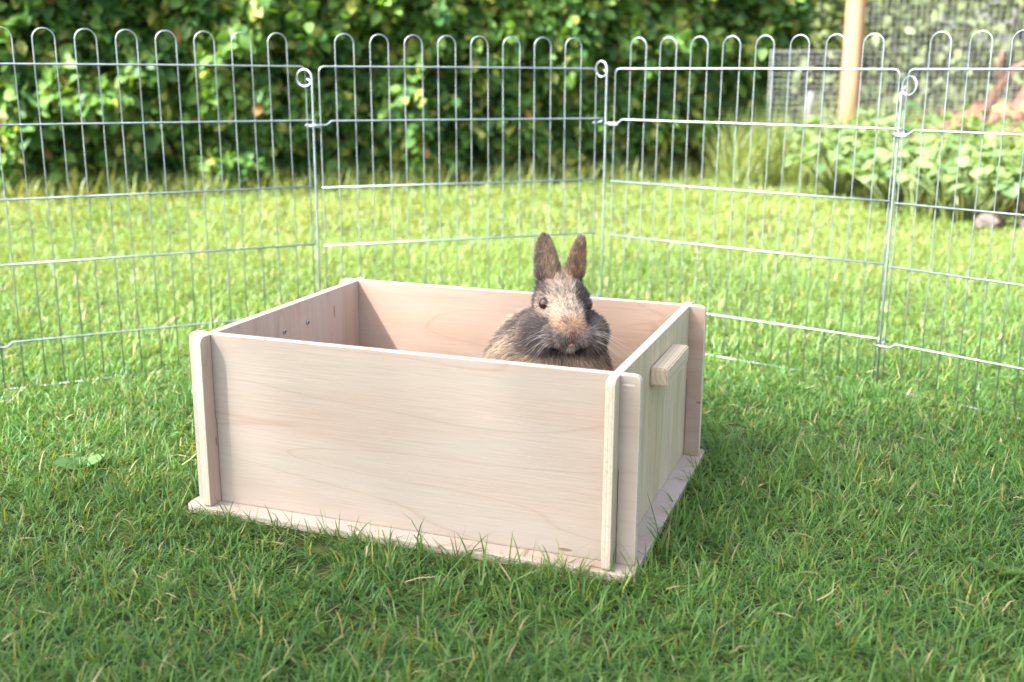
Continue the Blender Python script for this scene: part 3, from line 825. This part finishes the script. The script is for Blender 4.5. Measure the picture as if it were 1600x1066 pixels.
    for k, (x, y, lx, ly, lz, rz) in enumerate([(1.90, 3.90, .08, .06, .042, .3), (2.08, 3.78, .11, .06, .045, -.5), (2.23, 3.68, .05, .05, .04, .9), (2.40, 3.60, .10, .07, .055, -.3), (1.76, 4.02, .06, .05, .03, 1.1)]):
        bm = bmesh.new(); bmesh.ops.create_icosphere(bm, subdivisions=2, radius=1)
        for q_ in bm.verts:
            p = q_.co; nrm_ = max(abs(p.x), abs(p.y), abs(p.z)); p /= (nrm_ * 0.55 + 0.45)
            d = 1 + 0.16 * math.sin(p.x * 4 + k) * math.cos(p.y * 5 + 2 * k) + random.uniform(-.05, .05)
            q_.co = Vector((p.x * lx * d, p.y * ly * d, p.z * lz * d + lz * 0.5))
        me = bpy.data.meshes.new("edging_stone"); bm.to_mesh(me); bm.free()
        me.materials.append(sm)
        o = link("edging_stone", me, None, None, (x, y, 0), (R(4), R(-5), rz)); tag(o, SL[k], "stone", "stones edging the bed")
build_corner()

# ------------------------------------------------------------------ leafy bed plants
BEDLEAF = leaf_mat("bed_leaf", 0.4, 0.45, 0.4, tcol=(1.15, 1.2, 0.5))
def build_plants():
    meshes = []
    for k in range(6):
        cc = np.array([0.07, 0.13, 0.045]) * (1 - k / 5) + np.array([0.17, 0.25, 0.09]) * (k / 5)
        v = LV * np.array([1, 1.35, 1]); v = v + np.array([0, 0, 0.0])
        me = mesh_np("leaf", v, LT, None, np.repeat(cc[None], len(LV), 0), True); me.materials.append(BEDLEAF); meshes.append(me)
    stemm = simple_mat("plant_stem", (0.12, 0.17, 0.05), 0.6)
    spots = [(1.78, 4.35, .22, "beside the blocky edging stones, lowest and palest"), (2.12, 4.12, .20, "just behind the long edging stone"), (1.66, 4.78, .26, "at the corner where bed meets lawn"), (2.08, 4.62, .30, "in the middle of the bed"),
             (2.5, 4.25, .26, "behind the thick edging stone"), (1.66, 5.25, .30, "in front of the timber post"), (2.15, 5.15, .36, "against the tall mesh screen"), (1.55, 5.62, .26, "in front of the low mesh panel"),
             (2.6, 4.85, .36, "beneath the reddish heap, tallest"), (3.0, 4.5, .3, "at the far end of the bed"), (1.9, 5.5, .38, "at the foot of the timber post"), (2.9, 5.15, .40, "under the wire screen before the heap's crest"), (1.85, 5.05, .30, "between the post and the lawn edge"), (2.3, 4.45, .28, "between the mid-bed plants and the stones"), (1.5, 5.0, .2, "spilling over onto the lawn"), (1.72, 4.12, .16, "low beside the smallest edging stone"), (1.98, 3.98, .15, "right above the rounded edging stone"), (2.3, 3.86, .17, "right above the long edging stone"), (1.58, 4.5, .17, "low at the lawn edge before the bed corner"), (2.45, 5.3, .34, "in front of the dry branch")]
    for (x, y, h, wh) in spots:
        root = empty("bed_plant", (x, y, 0.06)); tag(root, "bushy light green leafy plant " + wh, "plant", "leafy plants in the bed")
        m = MB(); r = random.uniform(0.22, 0.30)
        for k in range(54):
            a = random.uniform(0, 6.283); q_ = math.sqrt(random.random()); hh = h * random.uniform(0.45, 1.05) * (1 - 0.35 * q_)
            tip = Vector((math.cos(a) * q_ * r, math.sin(a) * q_ * r, hh + 0.03))
            m.tube([(tip.x * .15, tip.y * .15, -0.06), (tip.x * .6, tip.y * .6, hh * .6), tip], [0.003, 0.0025, 0.0015], 4)
            for j in range(3 if k < 16 else 1):
                aa = a + (j - 1) * 1.1 if k < 16 else a + random.uniform(-.5, .5)
                s = random.uniform(0.04, 0.075)
                o = bpy.data.objects.new("leaf", random.choice(meshes)); col.objects.link(o); o.parent = root
                o.location = tip; o.rotation_euler = Euler((random.uniform(-.5, .5), random.uniform(-.25, .6), aa), 'XYZ'); o.scale = (s, s, s)
        link("stems", m.mesh("stems"), stemm, root)
build_plants()

def tall_grass():
    n = 8200
    x = np.concatenate([rng.uniform(1.05, 1.75, n // 2), rng.uniform(-3, 1.5, n - n // 2)])
    y = np.empty(n)
    y[:n // 2] = rng.uniform(5.3, 6.6, n // 2)
    sx = (x[n // 2:] + 5.2) / 6.7
    hp = hedge_face(np.linspace(0, 1, 400)); y[n // 2:] = np.interp(x[n // 2:], hp[:, 0], hp[:, 1]) + rng.normal(-0.04, 0.08, n - n // 2)
    q4 = n // 2 - 1500; x[q4:n // 2] = rng.uniform(1.5, 3.1, 1500); y[q4:n // 2] = rng.uniform(4.1, 5.6, 1500) - 0.25 * (x[q4:n // 2] - 1.5)
    root = np.stack([x, y, np.zeros(n)], 1)
    ln = np.concatenate([rng.uniform(0.12, 0.55, n // 2) ** 1.2, rng.uniform(0.05, 0.16, n - n // 2)])
    t = rng.random(n)[:, None]; c = np.array([0.07, 0.14, 0.03]) * (1 - t) + np.array([0.26, 0.32, 0.11]) * t
    V, T, Qd, C = blades(root, rng.uniform(0, 6.3, n), ln, rng.uniform(0.004, 0.009, n), np.clip(rng.normal(.9, .1, n), .4, 1), rng.normal(.6, .4, n), c, 3)
    o = link("tall_grass", mesh_np("tall_grass", V, T, Qd, C), GRASS)
    tag(o, "unmown tall grass along the hedge foot and the bed edge", "grass", kind="stuff")
tall_grass()

# ------------------------------------------------------------------ small tree left of the camera: its crown shades box and foreground
TREELEAF = leaf_mat("tree_leaf", 0.35, 0.5, 0.3)
build_tree("shade_tree", "small leafy garden tree shading the box and the near lawn", "tree", (-2.9, -0.80, 0),
           [(0.2, 0.1, 3.7, 1.25, 1.0, 1.05), (-0.5, -0.2, 3.1, 1.0, 0.9, 0.8), (0.6, 0.35, 3.1, 0.9, 0.75, 0.7), (0.1, -0.5, 3.3, 0.9, 0.9, 0.8)],
           8800, 0.085, (0.04, 0.09, 0.02), (0.10, 0.19, 0.035), TREELEAF, (2.9, 0.07), limbs=10)

# ------------------------------------------------------------------ the rabbit
def surface_nets(D, org, h):
    nx, ny, nz = D.shape
    ins = D < 0
    corners = [(i, j, k) for i in (0, 1) for j in (0, 1) for k in (0, 1)]
    cnt = sum(ins[i:nx - 1 + i, j:ny - 1 + j, k:nz - 1 + k].astype(np.int8) for i, j, k in corners)
    act = (cnt > 0) & (cnt < 8)
    ids = -np.ones(act.shape, np.int64); cells = np.argwhere(act); ids[act] = np.arange(len(cells))
    acc = np.zeros((len(cells), 3)); wn = np.zeros(len(cells))
    for a in corners:
        for ax in range(3):
            if a[ax]: continue
            b = list(a); b[ax] = 1
            da = D[cells[:, 0] + a[0], cells[:, 1] + a[1], cells[:, 2] + a[2]]
            db = D[cells[:, 0] + b[0], cells[:, 1] + b[1], cells[:, 2] + b[2]]
            m = (da < 0) != (db < 0)
            t = np.where(m, da / np.where(m, da - db, 1), 0)
            p = np.tile(np.array(a, float), (len(cells), 1)); p[:, ax] = t
            acc[m] += p[m]; wn[m] += 1
    V = (cells + acc / wn[:, None]) * h + org
    Q = []
    for ax in range(3):
        o1, o2 = [(1, 2), (2, 0), (0, 1)][ax]
        sl0 = [slice(None)] * 3; sl1 = [slice(None)] * 3
        sl0[ax] = slice(0, -1); sl1[ax] = slice(1, None)
        a = ins[tuple(sl0)]; b = ins[tuple(sl1)]
        e = np.argwhere(a != b)
        e = e[(e[:, o1] > 0) & (e[:, o2] > 0) & (e[:, o1] < D.shape[o1] - 1) & (e[:, o2] < D.shape[o2] - 1)]
        fl = a[e[:, 0], e[:, 1], e[:, 2]]
        q = []
        for d1, d2 in ((0, 0), (-1, 0), (-1, -1), (0, -1)):
            c = e.copy(); c[:, o1] += d1; c[:, o2] += d2; q.append(ids[c[:, 0], c[:, 1], c[:, 2]])
        q = np.stack(q, 1); q[~fl] = q[~fl][:, ::-1]
        Q.append(q)
    return V, np.concatenate(Q)

HEAD = np.array([0.0655, 1.392, 0.2385])
HYAW, HPIT, HROL = R(11), R(-4), R(2)       # nose a little to the rabbit's left
def head_rot():
    return np.array((Matrix.Rotation(HYAW, 3, 'Z') @ Matrix.Rotation(HPIT, 3, 'X') @ Matrix.Rotation(HROL, 3, 'Y')))
HR = head_rot()

def sdf_rabbit(P):
    """signed distance of the furless body; P relative to HEAD in world axes"""
    H = P @ HR                                   # head space: x to image right, -y to camera, z up
    def ell(X, c, r, rot=None):
        q = X - np.array(c)
        if rot is not None: q = q @ rot
        k0 = np.sqrt(((q / np.array(r)) ** 2).sum(-1)); k1 = np.sqrt(((q / np.array(r) ** 2) ** 2).sum(-1)) + 1e-9
        return k0 * (k0 - 1) / k1
    def cap(X, a, b, ra, rb):
        a = np.array(a); b = np.array(b); ab = b - a
        t = np.clip(((X - a) @ ab) / (ab @ ab), 0, 1)
        return np.linalg.norm(X - a - t[..., None] * ab, axis=-1) - (ra + (rb - ra) * t)
    def sm(a, b, k):
        h = np.clip(0.5 + 0.5 * (b - a) / k, 0, 1); return b * (1 - h) + a * h - k * h * (1 - h)
    d = ell(H, (0, 0.012, 0.008), (0.034, 0.042, 0.031))
    d = sm(d, cap(H, (0, -0.004, 0.013), (0, -0.043, -0.013), 0.027, 0.019), 0.012)
    for s in (-1, 1):
        d = sm(d, ell(H, (s * 0.0295, -0.004, -0.0295), (0.0275, 0.034, 0.0265)), 0.014)
        d = sm(d, ell(H, (s * 0.0145, -0.044, -0.0255), (0.0175, 0.0155, 0.0140)), 0.007)
        d = sm(d, ell(H, (s * 0.0215, -0.010, 0.0125), (0.0105, 0.012, 0.010)), 0.008)
    d = sm(d, ell(H, (0, -0.036, -0.0385), (0.012, 0.013, 0.009)), 0.007)
    # mouth groove under the nose
    gr = cap(H, (0, -0.063, -0.024), (0, -0.058, -0.037), 0.0022, 0.0026)
    d = np.maximum(d, -gr)
    # eye sockets
    for s in (-1, 1):
        d = np.maximum(d, -(np.linalg.norm(H - np.array((s * 0.0278, -0.0175, 0.0115)), axis=-1) - 0.0085))
    # neck, chest, back
    d = sm(d, ell(P, (-0.006, 0.028, -0.048), (0.048, 0.046, 0.04)), 0.02)
    d = sm(d, ell(P, (-0.004, 0.020, -0.105), (0.068, 0.052, 0.085)), 0.025)
    d = sm(d, ell(P, (-0.034, 0.055, -0.090), (0.058, 0.055, 0.070)), 0.03)
    d = sm(d, ell(P, (-0.055, 0.060, -0.150), (0.078, 0.066, 0.072)), 0.03)
    for s, cx in ((-1, -0.115), (1, 0.02)):
        d = sm(d, ell(P, (cx, 0.045, -0.178), (0.036, 0.056, 0.046)), 0.015)
        d = sm(d, cap(P, (cx + s * .008, 0.06, -0.212), (cx + s * .012, -0.03, -0.214), 0.013, 0.011), 0.01)
    for s in (-1, 1):
        d = sm(d, cap(P, (s * 0.03, 0.0, -0.13), (s * 0.028, -0.022, -0.20), 0.022, 0.012), 0.015)
        d = sm(d, cap(P, (s * 0.028, -0.02, -0.212), (s * 0.028, -0.045, -0.2145), 0.0125, 0.011), 0.01)
    d = sm(d, ell(P, (-0.11, 0.115, -0.17), (0.022, 0.02, 0.022)), 0.012)
    # ears
    for base, tip, w_, nrm in (((-0.0125, 0.020, 0.028), (-0.0205, 0.034, 0.0965), 0.0150, (-0.35, -1, 0.0)), ((0.0115, 0.020, 0.028), (0.0305, 0.034, 0.094), 0.0138, (0.5, -1, 0.0))):
        b, t = np.array(base), np.array(tip); z = t - b; L = np.linalg.norm(z); z /= L
        n_ = np.array(nrm); n_ = n_ - z * (n_ @ z); n_ /= np.linalg.norm(n_); x = np.cross(n_, z)
        q = H - b; u = q @ z / L; lx = q @ x; ly = q @ n_
        prof = np.interp(u, [-0.1, 0.0, 0.2, 0.5, 0.8, 0.93, 1.0], [1.0, 1.0, 1.02, 1.0, 0.72, 0.45, 0.15]) * w_
        cup = 0.35 * lx * lx / w_                       # edges curl forward
        yy = ly - cup - 0.001
        e = np.sqrt((lx / prof) ** 2 + (yy / (0.0042 + 0.003 * np.clip(1 - u * 2, 0, 1))) ** 2)
        dd = (e - 1) * 0.0042
        dd = np.maximum(dd, (u - 1.0) * L); dd = np.maximum(dd, (-0.12 - u) * L)
        d = sm(d, dd, 0.007)
    return d

def fur_colour(P, Nn):
    """coat pattern as a function of place on the body"""
    H = P @ HR; x, y, z = H[:, 0], H[:, 1], H[:, 2]
    n = len(P); r = rng.random(n)
    DG = np.array([0.036, 0.033, 0.035]); GR = np.array([0.115, 0.102, 0.098]); TAN = np.array([0.36, 0.215, 0.12]); CR = np.array([0.46, 0.37, 0.285]); BR = np.array([0.135, 0.10, 0.078]); WH = np.array([0.45, 0.40, 0.37])
    nz = smooth_noise(x + y * .7, z, 90, 71); n2 = smooth_noise(x - y * .4, z + y, 210, 72); n3 = smooth_noise(P[:, 0] + P[:, 1], P[:, 2] * .8, 42, 73)
    # body: brown agouti with cream patches
    t = np.clip((n3 - 0.26) * 2.6 + (r - .5) * 0.8, 0, 1)[:, None]
    c = (BR * 1.1) * (1 - t) + np.array([0.41, 0.315, 0.23]) * t
    dk = (r < 0.16); c[dk] = GR[None] * 0.8
    blend = lambda c, m, k: c * (1 - m[:, None]) + k * m[:, None]
    S = lambda v, a, b: np.clip((v - a) / (b - a), 0, 1) ** 2 * (3 - 2 * np.clip((v - a) / (b - a), 0, 1))
    # chest bib under the chin
    bib = S(0.05 - np.abs(P[:, 0]), 0, .02) * S(-z, .048, .056) * S(-P[:, 1], -.03, .0)
    c = blend(c, bib * (0.55 + .45 * n3), np.array([0.40, 0.305, 0.215]))
    head = S(z, -0.058, -0.048) * S(0.065 - np.hypot(x, y * .8), 0, 0.012)
    hc = np.tile(DG, (n, 1)) * (0.8 + 0.7 * r[:, None])
    mot = np.clip((nz - .42) * 4, 0, 1)
    hc = blend(hc, mot * 0.45, GR * 1.4); tn_ = rng.random(n) < 0.09; hc[tn_] = TAN * 0.6
    # muzzle: mottled grey and tan
    mz = S(-y, 0.028, 0.042) * S(-z, 0.006, 0.02)
    hc = blend(hc, mz, GR * 1.0); hc = blend(hc, mz * np.clip((n2 - .5) * 4, 0, 1) * .6, CR * .65)
    # blaze: cream forehead, tan bridge
    bw = 0.0195 - 0.22 * np.clip(z - 0.02, 0, 1)
    bl = S(bw - np.abs(x + 0.003), -0.004, 0.006) * S(z, -0.024, -0.014) * S(-y, -0.02, 0.0)
    bc = CR[None] * np.ones((n, 1)); tn = S(-z, -0.006, 0.006)
    bc = blend(bc, tn * .85, TAN * 1.1); bc = blend(bc, np.clip((smooth_noise(x * 2.2, z * .6 + y * .3, 240, 75) - .5) * 4, 0, 1) * .75, GR * 1.1)
    bc = blend(bc, S(z, 0.022, 0.034) * .35, GR)
    hc = blend(hc, bl, bc)
    # pale side of the face round the eye on the rabbit's right
    ey = S(0.0155 - np.hypot(x + 0.023, (z - 0.008) * 0.9), -0.002, 0.008) * S(-y, -.004, .006)
    hc = blend(hc, ey * .85, CR * 1.02)
    # dark brow patch on the other side, over the eye
    br = S(0.015 - np.hypot((x - 0.021), (z - 0.026) * .8), -0.002, 0.006)
    hc = blend(hc, br * .95, DG)
    # nose tip and lips
    ns = S(0.0075 - np.hypot(x, z + 0.0165), 0, .003) * S(-y, .052, .057)
    hc = blend(hc, ns, np.array([0.30, 0.18, 0.145]))
    ch = 0.7 * S(0.0065 - np.hypot(x, (z + 0.0395) * .9), -.002, .004) * S(-y, .03, .038)
    hc = blend(hc, ch, WH)
    c = blend(c, head, hc)
    # crown behind the ears and ears
    ear = S(z, 0.034, 0.041)
    xc = np.where(x > 0.004, np.interp(z, [0.028, 0.094], [0.0115, 0.0305]), np.interp(z, [0.028, 0.0965], [-0.0125, -0.0205]))
    rim = S(np.abs(x - xc), 0.006, 0.012)
    ec = BR[None] * (0.8 + 0.9 * r[:, None]); ec = blend(ec, (1 - rim) * .6 * np.clip((n2 - .35) * 3, 0, 1), TAN); ec = blend(ec, rim * .5, GR * .8)
    ri = S(x, 0.0, 0.006); ec = blend(ec, ri * np.clip(n2 * 1.6 - .25, 0, 1) * .8, TAN * 0.95)
    ec = blend(ec, (1 - ri) * np.clip((n2 - .42) * 2.5, 0, 1) * .55, CR * .6)
    tipd = S(z, 0.084, 0.094); ec = blend(ec, tipd * .7, GR)
    c = blend(c, ear, ec)
    return np.clip(c, 0.01, 1)

def build_rabbit():
    h = 0.0021
    lo = np.array([-0.165, -0.085, -0.2285]); hi = np.array([0.095, 0.155, 0.125])
    ax = [np.arange(lo[i], hi[i], h) for i in range(3)]
    G = np.stack(np.meshgrid(*ax, indexing='ij'), -1)
    D = np.stack([sdf_rabbit(G[i]) for i in range(G.shape[0])])
    V, Q = surface_nets(D, lo, h)
    # keep the largest shell only is not needed: one closed body
    T = np.concatenate([Q[:, [0, 1, 2]], Q[:, [0, 2, 3]]])
    N = np.zeros_like(V); fn = np.cross(V[T[:, 1]] - V[T[:, 0]], V[T[:, 2]] - V[T[:, 0]])
    for k in range(3): np.add.at(N, T[:, k], fn)
    N /= np.linalg.norm(N, axis=1, keepdims=True) + 1e-12
    root = empty("rabbit", (HEAD[0], HEAD[1], 0.0101))
    tag(root, "grey and tan mottled rabbit with upright ears sitting inside the wooden box", "rabbit")
    off = np.array([0, 0, HEAD[2] - 0.0101])
    fm, n, l, b, o = new_mat("rabbit_coat")
    a = n.new("ShaderNodeAttribute"); a.attribute_name = "tint"; l.new(a.outputs["Color"], b.inputs["Base Color"])
    b.inputs["Roughness"].default_value = 0.75; b.inputs["Specular IOR Level"].default_value = 0.2
    b.inputs["Sheen Weight"].default_value = 0.04
    me = mesh_np("body", V + off, None, Q, fur_colour(V, N) * 0.8, True)
    link("body", me, fm, root)
    # fur: tapering hairs lying along the coat
    area = np.linalg.norm(fn, axis=1) / 2
    cen = V[T].mean(1)
    wgt = area * np.where(cen[:, 2] > -0.10, 1.0, 0.12)
    Hc = cen @ HR
    wgt = wgt * np.where(Hc[:, 2] > 0.036, 1.5, 1.0)
    n_h = 100000
    fi = rng.choice(len(T), n_h, p=wgt / wgt.sum())
    u = rng.random((n_h, 2)); fl = u.sum(1) > 1; u[fl] = 1 - u[fl]
    p0 = V[T[fi, 0]]; P = p0 + (V[T[fi, 1]] - p0) * u[:, :1] + (V[T[fi, 2]] - p0) * u[:, 1:]
    Nn = fn[fi] / (np.linalg.norm(fn[fi], axis=1, keepdims=True) + 1e-12)
    H = P @ HR
    # leave nose tip, lips and eyes bare
    bare = (np.hypot(H[:, 0], H[:, 2] + 0.0185) < 0.0040) & (H[:, 1] < -0.05)
    bare |= (np.abs(H[:, 0]) < 0.0016) & (H[:, 2] < -0.017) & (H[:, 2] > -0.037) & (H[:, 1] < -0.048)
    for s in (-1, 1): bare |= np.linalg.norm(H - np.array((s * 0.0278, -0.0175, 0.0115)), axis=1) < 0.0098
    P, Nn, H = P[~bare], Nn[~bare], H[~bare]; n_h = len(P)
    nose = np.array((0, -0.066, -0.012))
    flow_h = H - nose; flow_h = flow_h / np.linalg.norm(flow_h, axis=1, keepdims=True) + np.array([0, 0.2, -0.15])
    flow_h = flow_h @ HR.T
    ish = np.clip((H[:, 2] + 0.065) / 0.02, 0, 1)[:, None] * (np.hypot(H[:, 0], H[:, 1]) < 0.062)[:, None]
    flow_b = np.stack([np.sign(P[:, 0]) * 0.25, np.full(n_h, 0.45), np.full(n_h, -0.85)], 1)
    ear = (H[:, 2] > 0.038)[:, None]
    flow_e = np.tile(np.array([0, 0.1, 1.0]), (n_h, 1))
    F = np.where(ear, flow_e, flow_h * ish + flow_b * (1 - ish))
    F = F - Nn * (F * Nn).sum(1, keepdims=True); F /= np.linalg.norm(F, axis=1, keepdims=True) + 1e-9
    ln = np.where(ish[:, 0] > .5, 0.0075, 0.0155)
    face = (H[:, 1] < -0.03) & (ish[:, 0] > .5); ln = np.where(face, 0.0045, ln)
    cheek = (np.abs(H[:, 0]) > 0.024) & (H[:, 2] < 0.0) & (ish[:, 0] > .5); ln = np.where(cheek, 0.0105, ln)
    ln = np.where(ear[:, 0], np.interp(H[:, 2], [0.038, 0.055, 0.095], [0.0105, 0.0075, 0.0045]), ln) * rng.uniform(0.6, 1.35, n_h)
    lift = np.where(ear[:, 0], 0.36, np.where(ish[:, 0] > .5, 0.42, 0.5)) * rng.uniform(.6, 1.4, n_h)
    jit = rng.normal(0, 0.22, (n_h, 3))
    d0 = F + Nn * (lift * 1.35)[:, None] + jit; d0 /= np.linalg.norm(d0, axis=1, keepdims=True)
    d1 = F + Nn * (lift * .55)[:, None] + jit; d1 /= np.linalg.norm(d1, axis=1, keepdims=True)
    m1 = P + d0 * (ln * .5)[:, None]; m2 = m1 + d1 * (ln * .5)[:, None]
    view = np.array([0.0, -1.0, 0.25]) + rng.normal(0, .5, (n_h, 3))
    sx = np.cross(d0, view); sx /= np.linalg.norm(sx, axis=1, keepdims=True) + 1e-9
    wd = rng.uniform(0.00020, 0.00038, n_h)[:, None]
    root_p = P - Nn * 0.0008
    W = np.stack([root_p - sx * wd, root_p + sx * wd, m1 - sx * wd * .8, m1 + sx * wd * .8, m2], 1).reshape(-1, 3)
    b_ = (np.arange(n_h) * 5)[:, None]
    c = fur_colour(P + rng.normal(0, 0.0017, P.shape), Nn) * rng.uniform(0.6, 1.4, (n_h, 1))
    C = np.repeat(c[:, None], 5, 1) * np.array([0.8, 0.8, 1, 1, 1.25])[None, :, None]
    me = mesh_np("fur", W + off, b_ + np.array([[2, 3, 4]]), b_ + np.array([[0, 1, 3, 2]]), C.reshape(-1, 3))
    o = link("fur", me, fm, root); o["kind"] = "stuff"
    to_w = lambda q: Vector((HR @ np.array(q)) + off)
    # eyes
    em, n, l, b, out = new_mat("eye_brown")
    b.inputs["Base Color"].default_value = (0.030, 0.014, 0.008, 1); b.inputs["Roughness"].default_value = 0.04; b.inputs["Specular IOR Level"].default_value = 0.45
    bm = bmesh.new(); bmesh.ops.create_uvsphere(bm, u_segments=24, v_segments=14, radius=0.0085)
    me = bpy.data.meshes.new("eye"); bm.to_mesh(me); bm.free(); me.materials.append(em)
    me.polygons.foreach_set("use_smooth", [True] * len(me.polygons))
    for s in (-1, 1): link("eye", me, None, root, to_w((s * 0.0272, -0.0168, 0.0115)))
    # nose pad, slit and mouth
    pink = simple_mat("nose_skin", (0.40, 0.19, 0.15), 0.55, var=0.15, scale=400)
    m = MB()
    for s in (-1, 1):
        m.tube([to_w((s * 0.0055, -0.0585, -0.0145)), to_w((s * 0.0028, -0.0605, -0.0175)), to_w((0, -0.061, -0.0205))], [0.0009, 0.0013, 0.0011], 6)
    m.tube([to_w((0, -0.061, -0.020)), to_w((0, -0.0595, -0.026)), to_w((0, -0.057, -0.033))], [0.0010, 0.0009, 0.0008], 6)
    link("nose", m.mesh("nose"), simple_mat("nose_slit", (0.16, 0.055, 0.045), 0.6, var=0.1), root)
    m = MB(); m.tube([to_w((-0.0035, -0.0535, -0.0375)), to_w((0, -0.0545, -0.0355)), to_w((0.0035, -0.0535, -0.0375))], [0.001, 0.0021, 0.001], 6)
    link("mouth", m.mesh("mouth"), pink, root)
    # whiskers
    wm = simple_mat("whisker", (0.5, 0.48, 0.46), 0.4, var=0.05)
    for s in (-1, 1):
        for k in range(9):
            z0 = -0.018 - 0.0035 * (k % 4); y0 = -0.052 + 0.003 * (k // 3)
            L = random.uniform(0.035, 0.065)
            el = random.uniform(-0.75, 0.12)
            a = Vector((s * 0.017, y0, z0)); dr = Vector((s * 0.9, random.uniform(-.35, .25), el)).normalized()
            p1 = a + dr * L * .5; p2 = a + dr * L + Vector((0, 0.004, -0.010))
            m = MB(); m.tube([to_w(a), to_w(p1), to_w(p2)], [0.00017, 0.00014, 0.00006], 4, caps=False)
            link("whisker", m.mesh("whisker"), wm, root)
build_rabbit()

# ------------------------------------------------------------------ weeds and litter in the lawn
WEED = leaf_mat("weed_leaf", 0.35, 0.45, 0.4, tcol=(1.15, 1.2, 0.5))
def build_weeds():
    base = np.array([0.10, 0.20, 0.055])
    ms = []
    for k in range(4):
        me = mesh_np("leaf", LV * np.array([1, 1.0 + 0.15 * k, 1]), LT, None, np.repeat((base * (0.8 + 0.2 * k))[None], len(LV), 0), True); me.materials.append(WEED); ms.append(me)
    for (x, y, n, sz, lab) in [(0.536, 1.108, 5, 0.036, "small broad-leaved weed in the lawn by the box's handle side"),
                               (-0.595, 1.43, 6, 0.033, "broad-leaved weed rosette in the lawn by the box's pink side"),
                               (-0.70, 1.30, 5, 0.026, "low broad-leaved weed beside the larger rosette")]:
        rt = empty("lawn_weed", (x, y, 0)); tag(rt, lab, "weed", "broad-leaved weeds in the lawn")
        for k in range(n):
            a = 6.283 * k / n + random.uniform(-.4, .4); s_ = sz * random.uniform(.7, 1.2)
            o = link("leaf", random.choice(ms), None, rt, (0.006 * math.cos(a), 0.006 * math.sin(a), 0.004), (random.uniform(-.3, .3), -random.uniform(.25, .75), a)); o.scale = (s_,) * 3
    # clover-like small leaves scattered through the turf
    n = 900; y = rng.uniform(0.7, 2.6, n); x = rng.uniform(-1, 1, n) * (0.54 * y + 0.3)
    cl = smooth_noise(x, y, 2.6, 88) > 0.74
    x, y = x[cl], y[cl]; lx, ly = box_local(x, y); k = ~((lx > -.04) & (lx < BW + .04) & (ly > -.04) & (ly < BD + .04)); x, y = x[k], y[k]
    P = []; Dd = []
    for i in range(len(x)):
        a0 = random.uniform(0, 6.28); z = random.uniform(0.014, 0.032)
        for j in range(3): P.append((x[i], y[i], z)); Dd.append((math.cos(a0 + j * 2.09), math.sin(a0 + j * 2.09), random.uniform(-.1, .25)))
    P = np.array(P); Dd = np.array(Dd); nn = np.tile(np.array([0, 0, 1.0]), (len(P), 1)) + rng.normal(0, .25, (len(P), 3))
    t = rng.random(len(P))[:, None]
    V, T, C, F = leaf_cloud(P, Dd, nn, rng.uniform(.007, .013, len(P)), np.array([.06, .14, .035]) * (1 - t) + np.array([.14, .25, .06]) * t, 1.4)
    o = link("clover", mesh_np("clover", V, T, None, C, True), WEED); tag(o, "small three-part clover leaves scattered through the lawn", "clover", kind="stuff")
    # a few curled dead leaves
    dm = mesh_np("dead_leaf", LV * np.array([1, 1.1, 2.2]), LT, None, np.repeat(np.array([[0.20, 0.12, 0.06]]), len(LV), 0), True); dm.materials.append(WEED)
    for (x, y, s_, rz, lab) in [(-0.82, 1.40, 0.034, 1.2, "curled brown dead leaf beside the weed rosette")]:
        o = link("dead_leaf", dm, None, None, (x, y, 0.026), (0.2, -.15, rz)); o.scale = (s_,) * 3; tag(o, lab, "dead leaf", "dead leaves on the lawn")
build_weeds()
